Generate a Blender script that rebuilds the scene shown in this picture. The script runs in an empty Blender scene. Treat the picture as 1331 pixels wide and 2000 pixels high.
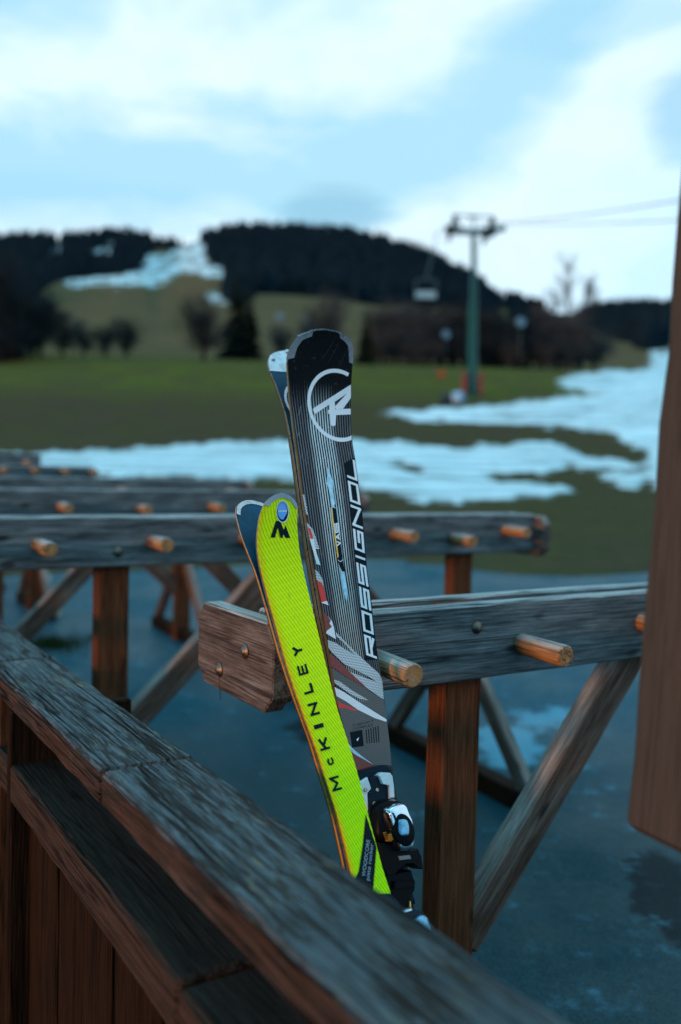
import bpy, math, random
import numpy as np
from mathutils import Vector, Matrix, noise as mnoise
from mathutils.geometry import tessellate_polygon
random.seed(7); rng = np.random.default_rng(7)
R = math.radians
S = bpy.context.scene
COL = S.collection

# ------------------------------------------------------------------ camera
CZ = 1.22; F = 1780.0; CX, CY = 665.5, 1000.0
PITCH = math.atan(85 / 1780.0); ROLL = R(1.43)
CM = Matrix.Rotation(math.pi / 2 - PITCH, 3, 'X') @ Matrix.Rotation(ROLL, 3, 'Z')
CP = Vector((0, 0, CZ))
cam_d = bpy.data.cameras.new('camera'); cam = bpy.data.objects.new('camera', cam_d); COL.objects.link(cam)
cam.matrix_world = Matrix.Translation(CP) @ CM.to_4x4()
cam_d.sensor_fit = 'VERTICAL'; cam_d.sensor_height = 36; cam_d.lens = F / 2000 * 36
cam_d.clip_start = 0.03; cam_d.clip_end = 12000
cam_d.dof.use_dof = True; cam_d.dof.focus_distance = 1.48; cam_d.dof.aperture_fstop = 1.9
S.camera = cam

def ray(px, py): return (CM @ Vector(((px - CX) / F, -(py - CY) / F, -1)))
def P(px, py, Y):
    r = ray(px, py); return CP + r * (Y / r.y)
def on_plane(px, py, o, n):
    r = ray(px, py); return CP + r * ((o - CP).dot(n) / r.dot(n))
CMi = CM.transposed()
def pix(p):
    q = CMi @ (Vector(p) - CP); return CX - F * q.x / q.z, CY + F * q.y / q.z
def pix_np(X, Y, Z):
    M = np.array(CMi); q = np.tensordot(M, np.stack([X, Y, Z - CZ]), 1); zz = np.where(q[2] > -1e-3, -1e-3, q[2])
    return CX - F * q[0] / zz, CY + F * q[1] / zz

AX = R(57.9)
d = Vector((math.sin(AX), math.cos(AX), 0)); n = Vector((math.cos(AX), -math.sin(AX), 0)); UP = Vector((0, 0, 1))
def DN(sd, nk, z): return d * sd + n * nk + UP * z
def sd_at(px, nk):
    t = (px - 665) / F; return -nk * (n.x - n.y * t) / (d.x - d.y * t)

# ------------------------------------------------------------------ terrain
def pchip(xs, ys):
    xs = np.array(xs, float); ys = np.array(ys, float); h = np.diff(xs); dl = np.diff(ys) / h
    m = np.zeros_like(xs); m[0] = dl[0]; m[-1] = dl[-1]
    for i in range(1, len(xs) - 1):
        if dl[i - 1] * dl[i] > 0:
            w1 = 2 * h[i] + h[i - 1]; w2 = h[i] + 2 * h[i - 1]; m[i] = (w1 + w2) / (w1 / dl[i - 1] + w2 / dl[i])
    def f(x):
        x = np.clip(np.asarray(x, float), xs[0], xs[-1]); i = np.clip(np.searchsorted(xs, x) - 1, 0, len(h) - 1)
        t = (x - xs[i]) / h[i]
        return ((1 + 2 * t) * (1 - t) ** 2 * ys[i] + t * (1 - t) ** 2 * h[i] * m[i] + t * t * (3 - 2 * t) * ys[i + 1] + t * t * (t - 1) * h[i] * m[i + 1])
    return f
near_z = pchip([-60, 1.0, 1.7, 3.4, 5.5, 9, 14, 20, 42, 61, 82], [0, 0, 0.0, .08, .165, .27, .42, .62, 2.5, 6.2, 10.4])
CR = [(-1500, 500), (-600, 440), (-200, 480), (0, 479), (100, 474), (170, 472), (225, 467), (275, 474), (300, 487), (340, 487), (365, 478), (400, 468), (440, 462), (460, 456), (520, 458), (560, 460), (640, 463), (700, 475), (760, 487), (800, 500), (840, 515), (880, 536), (915, 553), (940, 573), (965, 588), (1000, 596), (1040, 606), (1080, 613), (1120, 614), (1150, 608), (1200, 606), (1260, 606), (1331, 607), (1700, 590), (2600, 560)]
crx = np.array([c[0] for c in CR], float); cry = np.array([c[1] for c in CR], float)
ef = pchip([82, 120, 250, 500, 900, 1500, 2200, 4000], [0, .05, .2, .42, .66, 1.0, .9, .4])
def gz(X, Y):
    X = np.asarray(X, float); Y = np.asarray(Y, float)
    Yc = np.maximum(Y, 1.0); px = np.clip(665 + F * X / Yc, -1500, 2600); yh = 915 + .025 * (px - 665)
    c = yh - np.interp(px, crx, cry) - 3
    far = CZ + (200 + (c - 200) * ef(Y)) / F * Yc
    return np.where(Y <= 82, near_z(Y), far)
def g(x, y): return float(gz(x, y))
def ground_hit(px, py):
    r = ray(px, py); t = 0.3; lo = t
    while t < 3500:
        p = CP + r * (t / r.y)
        if p.z < g(p.x, p.y): break
        lo = t; t *= 1.02
    hi = t
    for _ in range(25):
        m = (lo + hi) / 2; p = CP + r * (m / r.y)
        if p.z < g(p.x, p.y): hi = m
        else: lo = m
    return CP + r * (hi / r.y)

def inpoly(px, py, poly):
    c = np.zeros(px.shape, bool); n_ = len(poly)
    for i in range(n_):
        x1, y1 = poly[i]; x2, y2 = poly[(i + 1) % n_]
        k = (y1 > py) != (y2 > py)
        with np.errstate(divide='ignore', invalid='ignore'):
            c ^= k & (px < (x2 - x1) * (py - y1) / (y2 - y1 + 1e-12) + x1)
    return c
def zz(pts, x0, y0, k): return [(x0 + a / k, y0 + b / k) for a, b in pts]

SNOW = [zz([(70, 318), (200, 298), (450, 290), (650, 268), (850, 243), (975, 236), (930, 215), (825, 205), (830, 180), (900, 148), (1000, 138), (1200, 130), (1212, 60), (1290, 40), (1700, 20), (1700, 620), (1245, 640), (1200, 585), (1110, 622), (1050, 600), (985, 575), (1050, 556), (1180, 560), (1195, 500), (1185, 460), (1100, 440), (1060, 405), (980, 380), (830, 372), (600, 362), (400, 355), (230, 345), (250, 335)], 700, 660, 2.109),
        zz([(0, 430), (100, 433), (200, 430), (300, 452), (430, 462), (480, 440), (600, 445), (720, 430), (800, 420), (832, 437), (850, 462), (950, 490), (1100, 512), (1195, 530), (1150, 548), (1000, 540), (830, 538), (780, 566), (640, 568), (530, 572), (530, 592), (700, 606), (880, 622), (885, 642), (780, 662), (640, 676), (400, 680), (250, 672), (100, 647), (0, 620)], 700, 660, 2.109),
        [(60, 887), (200, 881), (330, 873), (480, 863), (560, 859), (702, 862), (702, 957), (560, 941), (420, 936), (180, 930), (40, 930)],
        [(-900, 900), (60, 887), (60, 935), (-900, 950)],
        zz([(250, 240), (330, 235), (420, 225), (520, 210), (545, 150), (640, 138), (690, 110), (740, 92), (772, 108), (760, 160), (790, 188), (842, 210), (838, 242), (790, 228), (720, 212), (650, 217), (610, 250), (560, 267), (500, 264), (400, 264), (260, 267)], 0, 420, 1.901),
        zz([(340, 160), (350, 138), (390, 118), (410, 88), (427, 100), (417, 150), (380, 180), (350, 177)], 0, 420, 1.901),
        zz([(185, 150), (195, 122), (225, 112), (232, 150), (205, 170)], 0, 420, 1.901),
        zz([(770, 295), (800, 283), (832, 310), (827, 332), (790, 327)], 0, 420, 1.901)]
BARE = [zz([(120, 520), (160, 515), (260, 545), (265, 565), (200, 560)], 700, 660, 2.109), zz([(30, 480), (90, 485), (110, 505), (60, 500)], 700, 660, 2.109),
        zz([(585, 180), (640, 165), (650, 180), (600, 192)], 0, 420, 1.901), zz([(660, 160), (700, 155), (705, 172), (670, 175)], 0, 420, 1.901)]
FOREST = [[(418, 520), (402, 490), (410, 470), (440, 440), (700, 440), (960, 560), (985, 600), (960, 612), (860, 600), (800, 596), (740, 594), (650, 580), (560, 578), (500, 576), (470, 600), (440, 585), (437, 545)],
          [(-1500, 380), (0, 440), (100, 455), (118, 490), (125, 455), (170, 450), (290, 455), (300, 487), (284, 528), (250, 537), (140, 543), (90, 560), (40, 600), (-1500, 680)],
          [(300, 460), (440, 440), (402, 482), (385, 486), (300, 488)],
          [(985, 585), (1060, 600), (1060, 625), (1000, 625)],
          [(1130, 625), (1167, 590), (1331, 590), (1900, 560), (1900, 690), (1300, 676), (1264, 682), (1161, 650)]]
ASPH_Y = 8.6
def field(px, py, polys):
    o = np.zeros(px.shape, bool)
    for q in polys: o |= inpoly(px, py, q)
    return o

# ------------------------------------------------------------------ mesh builder
class MB:
    def __init__(s): s.v = []; s.f = []; s.gr = []; s.mi = []; s.sm = []; s.uv = []
    def vert(s, p, gr=(0, 0, 0)): s.v.append(tuple(p)); s.gr.append(tuple(gr)); return len(s.v) - 1
    def face(s, ids, mi=0, sm=False, uv=None): s.f.append(tuple(ids)); s.mi.append(mi); s.sm.append(sm); s.uv.append(uv)
    def build(s, name, mats, parent=None, origin=None):
        me = bpy.data.meshes.new(name)
        o = bpy.data.objects.new(name, me); COL.objects.link(o)
        if parent is not None:
            o.parent = parent; org = wloc(parent)
        else:
            org = Vector(origin) if origin is not None else Vector((0, 0, 0)); o.location = org
        V = [(a - org.x, b - org.y, c - org.z) for a, b, c in s.v]
        me.from_pydata(V, [], s.f)
        me.polygons.foreach_set('material_index', s.mi); me.polygons.foreach_set('use_smooth', s.sm)
        if not isinstance(mats, (list, tuple)): mats = [mats]
        for m in mats: me.materials.append(m)
        at = me.attributes.new('grain', 'FLOAT_VECTOR', 'POINT'); at.data.foreach_set('vector', np.array(s.gr, np.float32).ravel())
        if any(u is not None for u in s.uv):
            ul = me.uv_layers.new(name='UVMap'); k = 0
            flat = []
            for fc, u in zip(s.f, s.uv):
                flat += [c for q in (u or [(0, 0)] * len(fc)) for c in q]
            ul.data.foreach_set('uv', flat)
        me.update()
        return o
def wloc(o):
    v = Vector((0, 0, 0))
    while o is not None: v += o.location; o = o.parent
    return v
def tag(o, label=None, cat=None, group=None, kind=None):
    if label: o['label'] = label
    if cat: o['category'] = cat
    if group: o['group'] = group
    if kind: o['kind'] = kind
    return o
def empty(name, loc, label, cat, group=None):
    o = bpy.data.objects.new(name, None); COL.objects.link(o); o.location = loc; o.empty_display_size = .1
    return tag(o, label, cat, group)

def plank(mb, p0, p1, up, w, h, ch=.004, seg=1, jit=0.0, mi=0, skew0=0, skew1=0):
    p0 = Vector(p0); p1 = Vector(p1); L = (p1 - p0); ln = L.length; L.normalize()
    Sd = L.cross(Vector(up)).normalized(); U = Sd.cross(L)
    off = Vector((random.uniform(0, 50), random.uniform(-.04, .04), random.uniform(.0, .06)))
    ls = [0, ch] + [ch + (ln - 2 * ch) * i / seg for i in range(1, seg)] + [ln - ch, ln]
    rings = []
    sx = random.uniform(0, 99)
    for i, l in enumerate(ls):
        e = ch if i in (0, len(ls) - 1) else 0
        a, b = w / 2 - e, h / 2 - e
        cc = ch if not jit else ch * (1 + .8 * mnoise.noise(Vector((sx, l * 14, 0))))
        if e: cc = ch * .6
        pr = [(a, b - cc), (a - cc, b), (-a + cc, b), (-a, b - cc), (-a, -b + cc), (-a + cc, -b), (a - cc, -b), (a, -b + cc)]
        ring = []
        for j, (x, y) in enumerate(pr):
            if jit:
                x += jit * mnoise.noise(Vector((sx + 3.1 * (x > 0), l * 9, 5))) + .5 * jit * mnoise.noise(Vector((sx + j, l * 45, 5)))
                y += jit * mnoise.noise(Vector((sx + 7.7 * (y > 0), l * 9, 9))) + .5 * jit * mnoise.noise(Vector((sx + j, l * 45, 9)))
            ll = l
            t = l / ln
            ll = l + (1 - t) * skew0 * y + t * skew1 * y
            ring.append(mb.vert(p0 + L * ll + Sd * x + U * y, (l + off.x, x + off.y, y + off.z)))
        rings.append(ring)
    for a, b in zip(rings, rings[1:]):
        for j in range(8): mb.face((a[j], a[(j + 1) % 8], b[(j + 1) % 8], b[j]), mi)
    mb.face(list(reversed(rings[0])), mi); mb.face(rings[-1], mi)

def frame_for(L):
    t = Vector((0, 0, 1)) if abs(L.z) < .9 else Vector((1, 0, 0))
    a = L.cross(t).normalized(); return a, L.cross(a).normalized()
def lathe(mb, p0, axis, prof, k=16, mi=0, sm=True, cap0=True, cap1=True):
    """prof: list of (distance along axis, radius)"""
    A = Vector(axis).normalized(); a, b = frame_for(A); p0 = Vector(p0); off = random.uniform(0, 40); rings = []
    for l, r in prof:
        rings.append([mb.vert(p0 + A * l + (a * math.cos(q) + b * math.sin(q)) * r, (l + off, r * math.cos(q) + .01, r * math.sin(q) + .008)) for q in [2 * math.pi * i / k for i in range(k)]])
    for u, v in zip(rings, rings[1:]):
        for j in range(k): mb.face((u[j], u[(j + 1) % k], v[(j + 1) % k], v[j]), mi, sm)
    if cap0: mb.face(list(reversed(rings[0])), mi)
    if cap1: mb.face(rings[-1], mi)
def tube(mb, pts, rad, k=8, mi=0):
    for i, (p, q) in enumerate(zip(pts, pts[1:])):
        p = Vector(p); q = Vector(q); L = q - p
        r0 = rad[i] if isinstance(rad, (list, tuple)) else rad; r1 = rad[i + 1] if isinstance(rad, (list, tuple)) else rad
        lathe(mb, p, L, [(0, r0), (L.length, r1)], k, mi)

# ------------------------------------------------------------------ materials
def mat(name):
    m = bpy.data.materials.new(name); m.use_nodes = True
    nt = m.node_tree; nt.nodes.clear()
    out = nt.nodes.new('ShaderNodeOutputMaterial'); bs = nt.nodes.new('ShaderNodeBsdfPrincipled')
    nt.links.new(bs.outputs[0], out.inputs[0]); return m, nt, bs
class NT:
    def __init__(s, nt): s.nt = nt
    def put(s, sock, v):
        if isinstance(v, bpy.types.NodeSocket): s.nt.links.new(v, sock)
        elif v is not None:
            try: sock.default_value = v
            except Exception: sock.default_value = (*v, 1) if len(v) == 3 else v
    def math(s, op, a, b=None, c=None, clamp=False):
        x = s.nt.nodes.new('ShaderNodeMath'); x.operation = op; x.use_clamp = clamp
        s.put(x.inputs[0], a)
        if b is not None: s.put(x.inputs[1], b)
        if c is not None: s.put(x.inputs[2], c)
        return x.outputs[0]
    def vm(s, op, a, b=None):
        x = s.nt.nodes.new('ShaderNodeVectorMath'); x.operation = op; s.put(x.inputs[0], a)
        if b is not None: s.put(x.inputs[1], b)
        return x.outputs['Value'] if op in ('LENGTH', 'DOT_PRODUCT') else x.outputs[0]
    def noise(s, vec, scale=1, detail=4, rough=.55, dist=0):
        x = s.nt.nodes.new('ShaderNodeTexNoise'); s.put(x.inputs['Vector'], vec); x.inputs['Scale'].default_value = scale
        x.inputs['Detail'].default_value = detail; x.inputs['Roughness'].default_value = rough; x.inputs['Distortion'].default_value = dist
        return x.outputs['Fac']
    def ramp(s, f, a, b, lo=0, hi=1, smooth=False):
        x = s.nt.nodes.new('ShaderNodeMapRange'); s.put(x.inputs[0], f); x.interpolation_type = 'SMOOTHSTEP' if smooth else 'LINEAR'
        for i, v in enumerate((a, b, lo, hi)): x.inputs[i + 1].default_value = v
        return x.outputs[0]
    def mix(s, f, a, b, mode='MIX'):
        x = s.nt.nodes.new('ShaderNodeMix'); x.data_type = 'RGBA'; x.blend_type = mode
        s.put(x.inputs[0], f); s.put(x.inputs[6], a if isinstance(a, bpy.types.NodeSocket) else (*a, 1)); s.put(x.inputs[7], b if isinstance(b, bpy.types.NodeSocket) else (*b, 1))
        return x.outputs[2]
    def attr(s, nm, o='Vector'):
        x = s.nt.nodes.new('ShaderNodeAttribute'); x.attribute_name = nm; return x.outputs[o]
    def sep(s, v):
        x = s.nt.nodes.new('ShaderNodeSeparateXYZ'); s.put(x.inputs[0], v); return x.outputs
    def com(s, a, b, c):
        x = s.nt.nodes.new('ShaderNodeCombineXYZ'); [s.put(x.inputs[i], q) for i, q in enumerate((a, b, c))]; return x.outputs[0]
    def geo(s, o): return s.nt.nodes.new('ShaderNodeNewGeometry').outputs[o]
    def bump(s, h, strength=.3, dist=.01):
        x = s.nt.nodes.new('ShaderNodeBump'); s.put(x.inputs['Height'], h); x.inputs['Strength'].default_value = strength; x.inputs['Distance'].default_value = dist
        return x.outputs[0]
    def voro(s, vec, scale=1, rand=1, feature='F1'):
        x = s.nt.nodes.new('ShaderNodeTexVoronoi'); x.feature = feature; s.put(x.inputs['Vector'], vec); x.inputs['Scale'].default_value = scale; x.inputs['Randomness'].default_value = rand
        return x.outputs['Distance']

def simple(name, col, rough=.5, metal=0, nscale=0, namt=.25, spec=.5, coat=0, bump=0):
    m, nt, bs = mat(name); N = NT(nt)
    bs.inputs['Roughness'].default_value = rough; bs.inputs['Metallic'].default_value = metal; bs.inputs['Specular IOR Level'].default_value = spec
    bs.inputs['Coat Weight'].default_value = coat; bs.inputs['Coat Roughness'].default_value = .15
    if rough >= .75: bs.inputs['Specular IOR Level'].default_value = .06
    ns = nscale or 40
    f = N.noise(N.geo('Position'), ns, 5)
    N.put(bs.inputs['Base Color'], N.mix(N.ramp(f, .3, .7), tuple(c * (1 - namt) for c in col), tuple(min(1, c * (1 + namt)) for c in col)))
    N.put(bs.inputs['Roughness'], N.ramp(f, .3, .7, max(0, rough - .08), min(1, rough + .1)))
    if bump: N.put(bs.inputs['Normal'], N.bump(f, bump, .002))
    return m

def wood(name, A, B, grey=None, crack=.5, lichen=0, rough=.78, ring=.0055, bump=.5, fine=1.0, wet_shade=0.0):
    m, nt, bs = mat(name); N = NT(nt)
    G = N.attr('grain'); gs = N.sep(G)
    warp = N.noise(N.vm('MULTIPLY', G, (1.1, 5, 5)), 1, 2)
    warp2 = N.noise(N.vm('ADD', N.vm('MULTIPLY', G, (.8, 5, 5)), (9, 3, 1)), 1, 2)
    y = N.math('ADD', gs[1], N.math('MULTIPLY_ADD', warp, .05, .03)); z = N.math('ADD', gs[2], N.math('MULTIPLY_ADD', warp2, .05, .02))
    rad = N.vm('LENGTH', N.com(0, y, z))
    rings = N.math('MULTIPLY_ADD', N.math('SINE', N.math('MULTIPLY', rad, 2 * math.pi / ring)), .5, .5)
    fib = N.noise(N.vm('MULTIPLY', G, (10, 420 * fine, 420 * fine)), 1, 5, .75)
    blot = N.noise(N.vm('MULTIPLY', G, (6.0, 40, 40)), 1, 6, .65)
    f = N.math('ADD', N.math('MULTIPLY', rings, .14), N.math('ADD', N.math('MULTIPLY', N.ramp(fib, .38, .62), .70), N.math('MULTIPLY', N.ramp(blot, .32, .68), .36)))
    col = N.mix(N.ramp(f, .12, 1.0), A, B)
    if grey:
        nz = N.sep(N.geo('True Normal'))[2]
        gcol = N.mix(N.ramp(f, .1, 1.0), tuple(c * .25 for c in grey), tuple(c * 1.3 for c in grey))
        k = N.math('ADD', N.ramp(nz, .35, .85), N.ramp(blot, .45, .8, 0, .35), clamp=True)
        col = N.mix(k, col, gcol)
    # checks: thin dark lines running with the grain
    c1 = N.noise(N.vm('MULTIPLY', G, (2.2, 70, 70)), 1, 2, .5)
    c1 = N.ramp(N.math('ABSOLUTE', N.math('SUBTRACT', c1, .5)), .008, .045, 1, 0)
    cm = N.ramp(N.noise(N.vm('MULTIPLY', G, (2.0, 26, 26)), 1, 2), .40, .55)
    c1 = N.math('MULTIPLY', N.math('MULTIPLY', c1, cm), crack)
    kn = N.voro(N.vm('MULTIPLY', G, (4.5, 12, 12)), 1, 1)
    knm = N.ramp(kn, .05, .15, .8, 0, True)
    col = N.mix(knm, col, tuple(c * .30 for c in A))
    col = N.mix(c1, col, tuple(c * .10 for c in A))
    if lichen:
        upz = N.ramp(N.sep(N.geo('True Normal'))[2], .3, .8)
        lf = N.noise(N.vm('MULTIPLY', G, (22, 120, 120)), 1, 4, .65)
        lm = N.math('MULTIPLY', N.ramp(lf, .56, .66), N.ramp(N.noise(N.vm('MULTIPLY', G, (5, 16, 16)), 1, 3), .5, .62))
        col = N.mix(N.math('MULTIPLY', N.math('MULTIPLY', lm, lichen), upz), col, (.26, .21, .11))
        dm = N.math('MULTIPLY', N.ramp(N.noise(N.vm('MULTIPLY', G, (15, 150, 150)), 1, 5, .7), .47, .55), N.ramp(N.noise(N.vm('MULTIPLY', N.vm('ADD', G, (4, 2, 1)), (3, 14, 14)), 1, 3), .43, .54))
        col = N.mix(N.math('MULTIPLY', dm, .85), col, (.030, .021, .016))
    N.put(bs.inputs['Base Color'], col)
    N.put(bs.inputs['Roughness'], N.ramp(f, 0, 1, min(1, rough + .1), rough - .12))
    hgt = N.math('SUBTRACT', N.math('ADD', N.math('MULTIPLY', fib, .5), N.math('MULTIPLY', rings, .3)), N.math('MULTIPLY', c1, 1.6))
    N.put(bs.inputs['Normal'], N.bump(hgt, bump, .003))
    bs.inputs['Specular IOR Level'].default_value = .07
    return m

W_RAIL = wood('weathered_rail_wood', (.028, .013, .008), (.105, .053, .035), (.105, .122, .130), crack=1, lichen=.85, bump=.9, ring=.007)
W_LOW = wood('shaded_top_lower_wood', (.024, .012, .008), (.085, .045, .031), (.026, .021, .017), crack=.8, bump=.7)  # upward faces toned darker: shade under the top rail put into the colour
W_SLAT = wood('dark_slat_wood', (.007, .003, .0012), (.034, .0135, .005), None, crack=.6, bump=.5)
W_BEAM = wood('grey_beam_wood', (.034, .041, .045), (.170, .180, .185), (.42, .41, .40), crack=.7, bump=.55, ring=.008)
W_BLOCK = wood('brown_block_wood', (.050, .033, .027), (.170, .115, .096), (.40, .36, .33), crack=.6, bump=.55, ring=.005)
W_POST = wood('stained_post_wood', (.045, .015, .007), (.160, .058, .025), None, crack=.5, bump=.4)
W_BRACE = wood('brace_wood', (.045, .024, .017), (.155, .090, .064), (.36, .31, .28), crack=.5, bump=.4)
W_PEG = wood('peg_wood', (.24, .10, .035), (.52, .25, .10), (.42, .38, .35), crack=.8, bump=.4, ring=.004)
W_PANEL = wood('panel_wood', (.050, .037, .030), (.082, .061, .049), None, crack=.25, bump=.25)
STEEL = simple('bolt_steel', (.17, .13, .10), .45, .9)

def ski_top(name, kind):
    m, nt, bs = mat(name); N = NT(nt)
    uvn = nt.nodes.new('ShaderNodeUVMap'); uvn.uv_map = 'UVMap'; u, v, _ = N.sep(uvn.outputs[0])
    if kind == 'black':
        w = N.math('FRACT', N.math('MULTIPLY', u, 23.0))
        line = N.ramp(N.math('ABSOLUTE', N.math('SUBTRACT', w, .5)), .13, .27, 1, 0)
        mid = N.math('MULTIPLY', N.ramp(u, .22, .30), N.ramp(u, .62, .72, 1, 0))
        fade = N.ramp(v, .085, .17, 0, 1, True)
        sp = N.noise(N.com(N.math('MULTIPLY', u, 60), N.math('MULTIPLY', v, 25), 0), 1, 4, .7)
        base = N.mix(N.ramp(v, .13, .30), (.002, .0035, .005), (.010, .012, .015))
        side = N.mix(N.ramp(v, .55, .7), (.19, .185, .20), (.11, .08, .07))
        bright = N.mix(N.ramp(v, .22, .62), (.80, .90, .92), (.52, .45, .40))
        lc = N.mix(mid, side, bright)
        f = N.math('MULTIPLY', N.math('MULTIPLY', line, fade), N.ramp(sp, .28, .55, .45, 1))
        col = N.mix(f, base, lc)
        scr = N.noise(N.com(N.math('MULTIPLY_ADD', v, 20, N.math('MULTIPLY', u, 5)), N.math('MULTIPLY', v, 4), 2), 1, 2)
        scm = N.math('MULTIPLY', N.ramp(N.math('ABSOLUTE', N.math('SUBTRACT', scr, .5)), .001, .005, .35, 0), N.ramp(N.noise(N.com(N.math('MULTIPLY', u, 4), N.math('MULTIPLY', v, 14), 9), 1, 2), .5, .6))
        dust = N.ramp(N.noise(N.com(N.math('MULTIPLY', u, 14), N.math('MULTIPLY', v, 150), 1), 1, 3), .62, .72, 0, .10)
        N.put(bs.inputs['Base Color'], N.mix(N.math('ADD', scm, dust), col, (.30, .33, .36)))
        bs.inputs['Specular IOR Level'].default_value = .06
        sc = N.noise(N.com(N.math('MULTIPLY', u, 8), N.math('MULTIPLY', v, 60), 0), 3, 5, .7)
        N.put(bs.inputs['Roughness'], N.ramp(sc, .3, .7, .22, .38))
    else:
        # embossed overlapping scale lines, slanting across the sheet
        q = N.math('ADD', N.math('MULTIPLY', v, 82), N.math('MULTIPLY', u, -4.5))
        st = N.math('FLOOR', N.math('MULTIPLY', u, 13)); fr = N.math('FRACT', N.math('MULTIPLY', u, 13))
        tri = N.math('MULTIPLY_ADD', st, .43, q)
        saw = N.math('FRACT', N.math('ADD', tri, N.math('MULTIPLY', fr, -.45)))
        groove = N.ramp(saw, .05, .42, 1, 0)
        edge = N.math('ADD', N.ramp(u, .02, .20, 1, 0, True), 0.0)
        edge = N.math('MULTIPLY', edge, N.ramp(groove, 0, 1, .85, 1))
        base = N.mix(edge, (1.0, 1.0, .0), (1.0, .74, .0))
        col = N.mix(N.math('MULTIPLY', groove, .8), base, N.mix(edge, (.30, .56, 0), (.85, .42, 0)))
        low = N.math('MULTIPLY', N.ramp(v, .22, .60, 0, 1, True), N.math('SUBTRACT', 1, edge))
        col = N.mix(low, col, N.mix(1.0, col, (.62, 1.0, 1.0), 'MULTIPLY'))
        dirt = N.noise(N.com(N.math('MULTIPLY', u, 3), N.math('MULTIPLY', v, 9), 0), 2, 4)
        col = N.mix(N.ramp(dirt, .5, .8, 0, .16), col, (.85, .90, .04))
        N.put(bs.inputs['Base Color'], col)
        N.put(bs.inputs['Normal'], N.bump(N.math('SUBTRACT', 1, groove), .45, .0015))
        bs.inputs['Roughness'].default_value = .5; bs.inputs['Specular IOR Level'].default_value = .1
        scr = N.noise(N.vm('ADD', N.com(N.math('MULTIPLY_ADD', v, 26, N.math('MULTIPLY', u, 6)), N.math('MULTIPLY', v, 5), 0), (3, 8, 0)), 1, 2)
        scm = N.math('MULTIPLY', N.ramp(N.math('ABSOLUTE', N.math('SUBTRACT', scr, .5)), .0015, .006, .5, 0), N.ramp(N.noise(N.com(N.math('MULTIPLY', u, 4), N.math('MULTIPLY', v, 14), 5), 1, 2), .52, .6))
        N.put(bs.inputs['Base Color'], N.mix(scm, col, (.25, .30, .05)))
    return m
def dots(name, fg, bg, scale):
    m, nt, bs = mat(name); N = NT(nt)
    uvn = nt.nodes.new('ShaderNodeUVMap'); uvn.uv_map = 'UVMap'
    u, v, _ = N.sep(uvn.outputs[0])
    r = N.math('MULTIPLY', v, scale * 1.1547)
    odd = N.math('MULTIPLY', N.math('MODULO', N.math('FLOOR', r), 2), .5)
    a = N.math('SUBTRACT', N.math('FRACT', N.math('ADD', N.math('MULTIPLY', u, scale), odd)), .5); b = N.math('SUBTRACT', N.math('FRACT', r), .5)
    k = N.ramp(N.vm('LENGTH', N.com(a, b, 0)), .28, .40)
    N.put(bs.inputs['Base Color'], N.mix(k, bg, fg)); bs.inputs['Roughness'].default_value = .35; bs.inputs['Coat Weight'].default_value = .3
    return m
M_BLK = ski_top('black_striped_topsheet', 'black'); M_YEL = ski_top('lime_topsheet', 'lime')
M_DOTW = dots('white_halftone_print', (.70, .71, .74), (.05, .05, .055), 330)
M_DOTG = dots('grey_halftone_print', (.10, .084, .078), (.006, .006, .007), 330)
M_WHITE = simple('white_print', (.80, .79, .82), .4, nscale=300, namt=.06)
M_PALE = simple('pale_blue_print', (.42, .66, .80), .4, nscale=120, namt=.3)
M_RED = simple('red_print', (.72, .022, .012), .4, nscale=60, namt=.12)
M_DRED = simple('dark_red_print', (.22, .022, .014), .4, nscale=200, namt=.3)
M_NAVY = simple('navy_print', (.004, .012, .018), .35, spec=.05, nscale=90, namt=.2)
M_BLACKP = simple('black_plastic', (.004, .0045, .006), .38, spec=.07, nscale=160, namt=.35)
M_NAVYP = simple('navy_plastic', (.006, .016, .028), .38, spec=.08, nscale=160, namt=.3)
M_WHITEP = simple('white_plastic', (.74, .72, .72), .35, nscale=90, namt=.08)
M_CHROME = simple('chrome', (.72, .80, .86), .10, 1.0, nscale=70, namt=.12)
M_BCHROME = simple('blue_chrome', (.16, .36, .50), .16, 1.0, nscale=120, namt=.35)
M_TIPCAP = simple('grey_tip_guard', (.17, .18, .20), .36, .35, nscale=150, namt=.2)
M_TIPEDGE = simple('bare_tip_metal', (.55, .60, .64), .28, .9, nscale=150, namt=.2)
M_GOLD = simple('gold_foil', (.75, .42, .08), .3, .6, nscale=80, namt=.2)
M_SIDE = simple('black_sidewall', (.020, .018, .015), .45, nscale=200, namt=.4)
M_OLIVE = simple('olive_sidewall', (.10, .082, .018), .4, nscale=150, namt=.3)
M_ORNG = simple('orange_sidewall', (.55, .22, .015), .35, nscale=150, namt=.25)
M_EDGE = simple('steel_edge', (.45, .36, .28), .32, .9, nscale=150, namt=.2)
M_BASE = simple('dark_base', (.010, .060, .100), .4, spec=.1, nscale=30, namt=.4)
M_STICK = simple('blue_sticker', (.10, .38, .90), .3, nscale=60, namt=.15)

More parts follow.
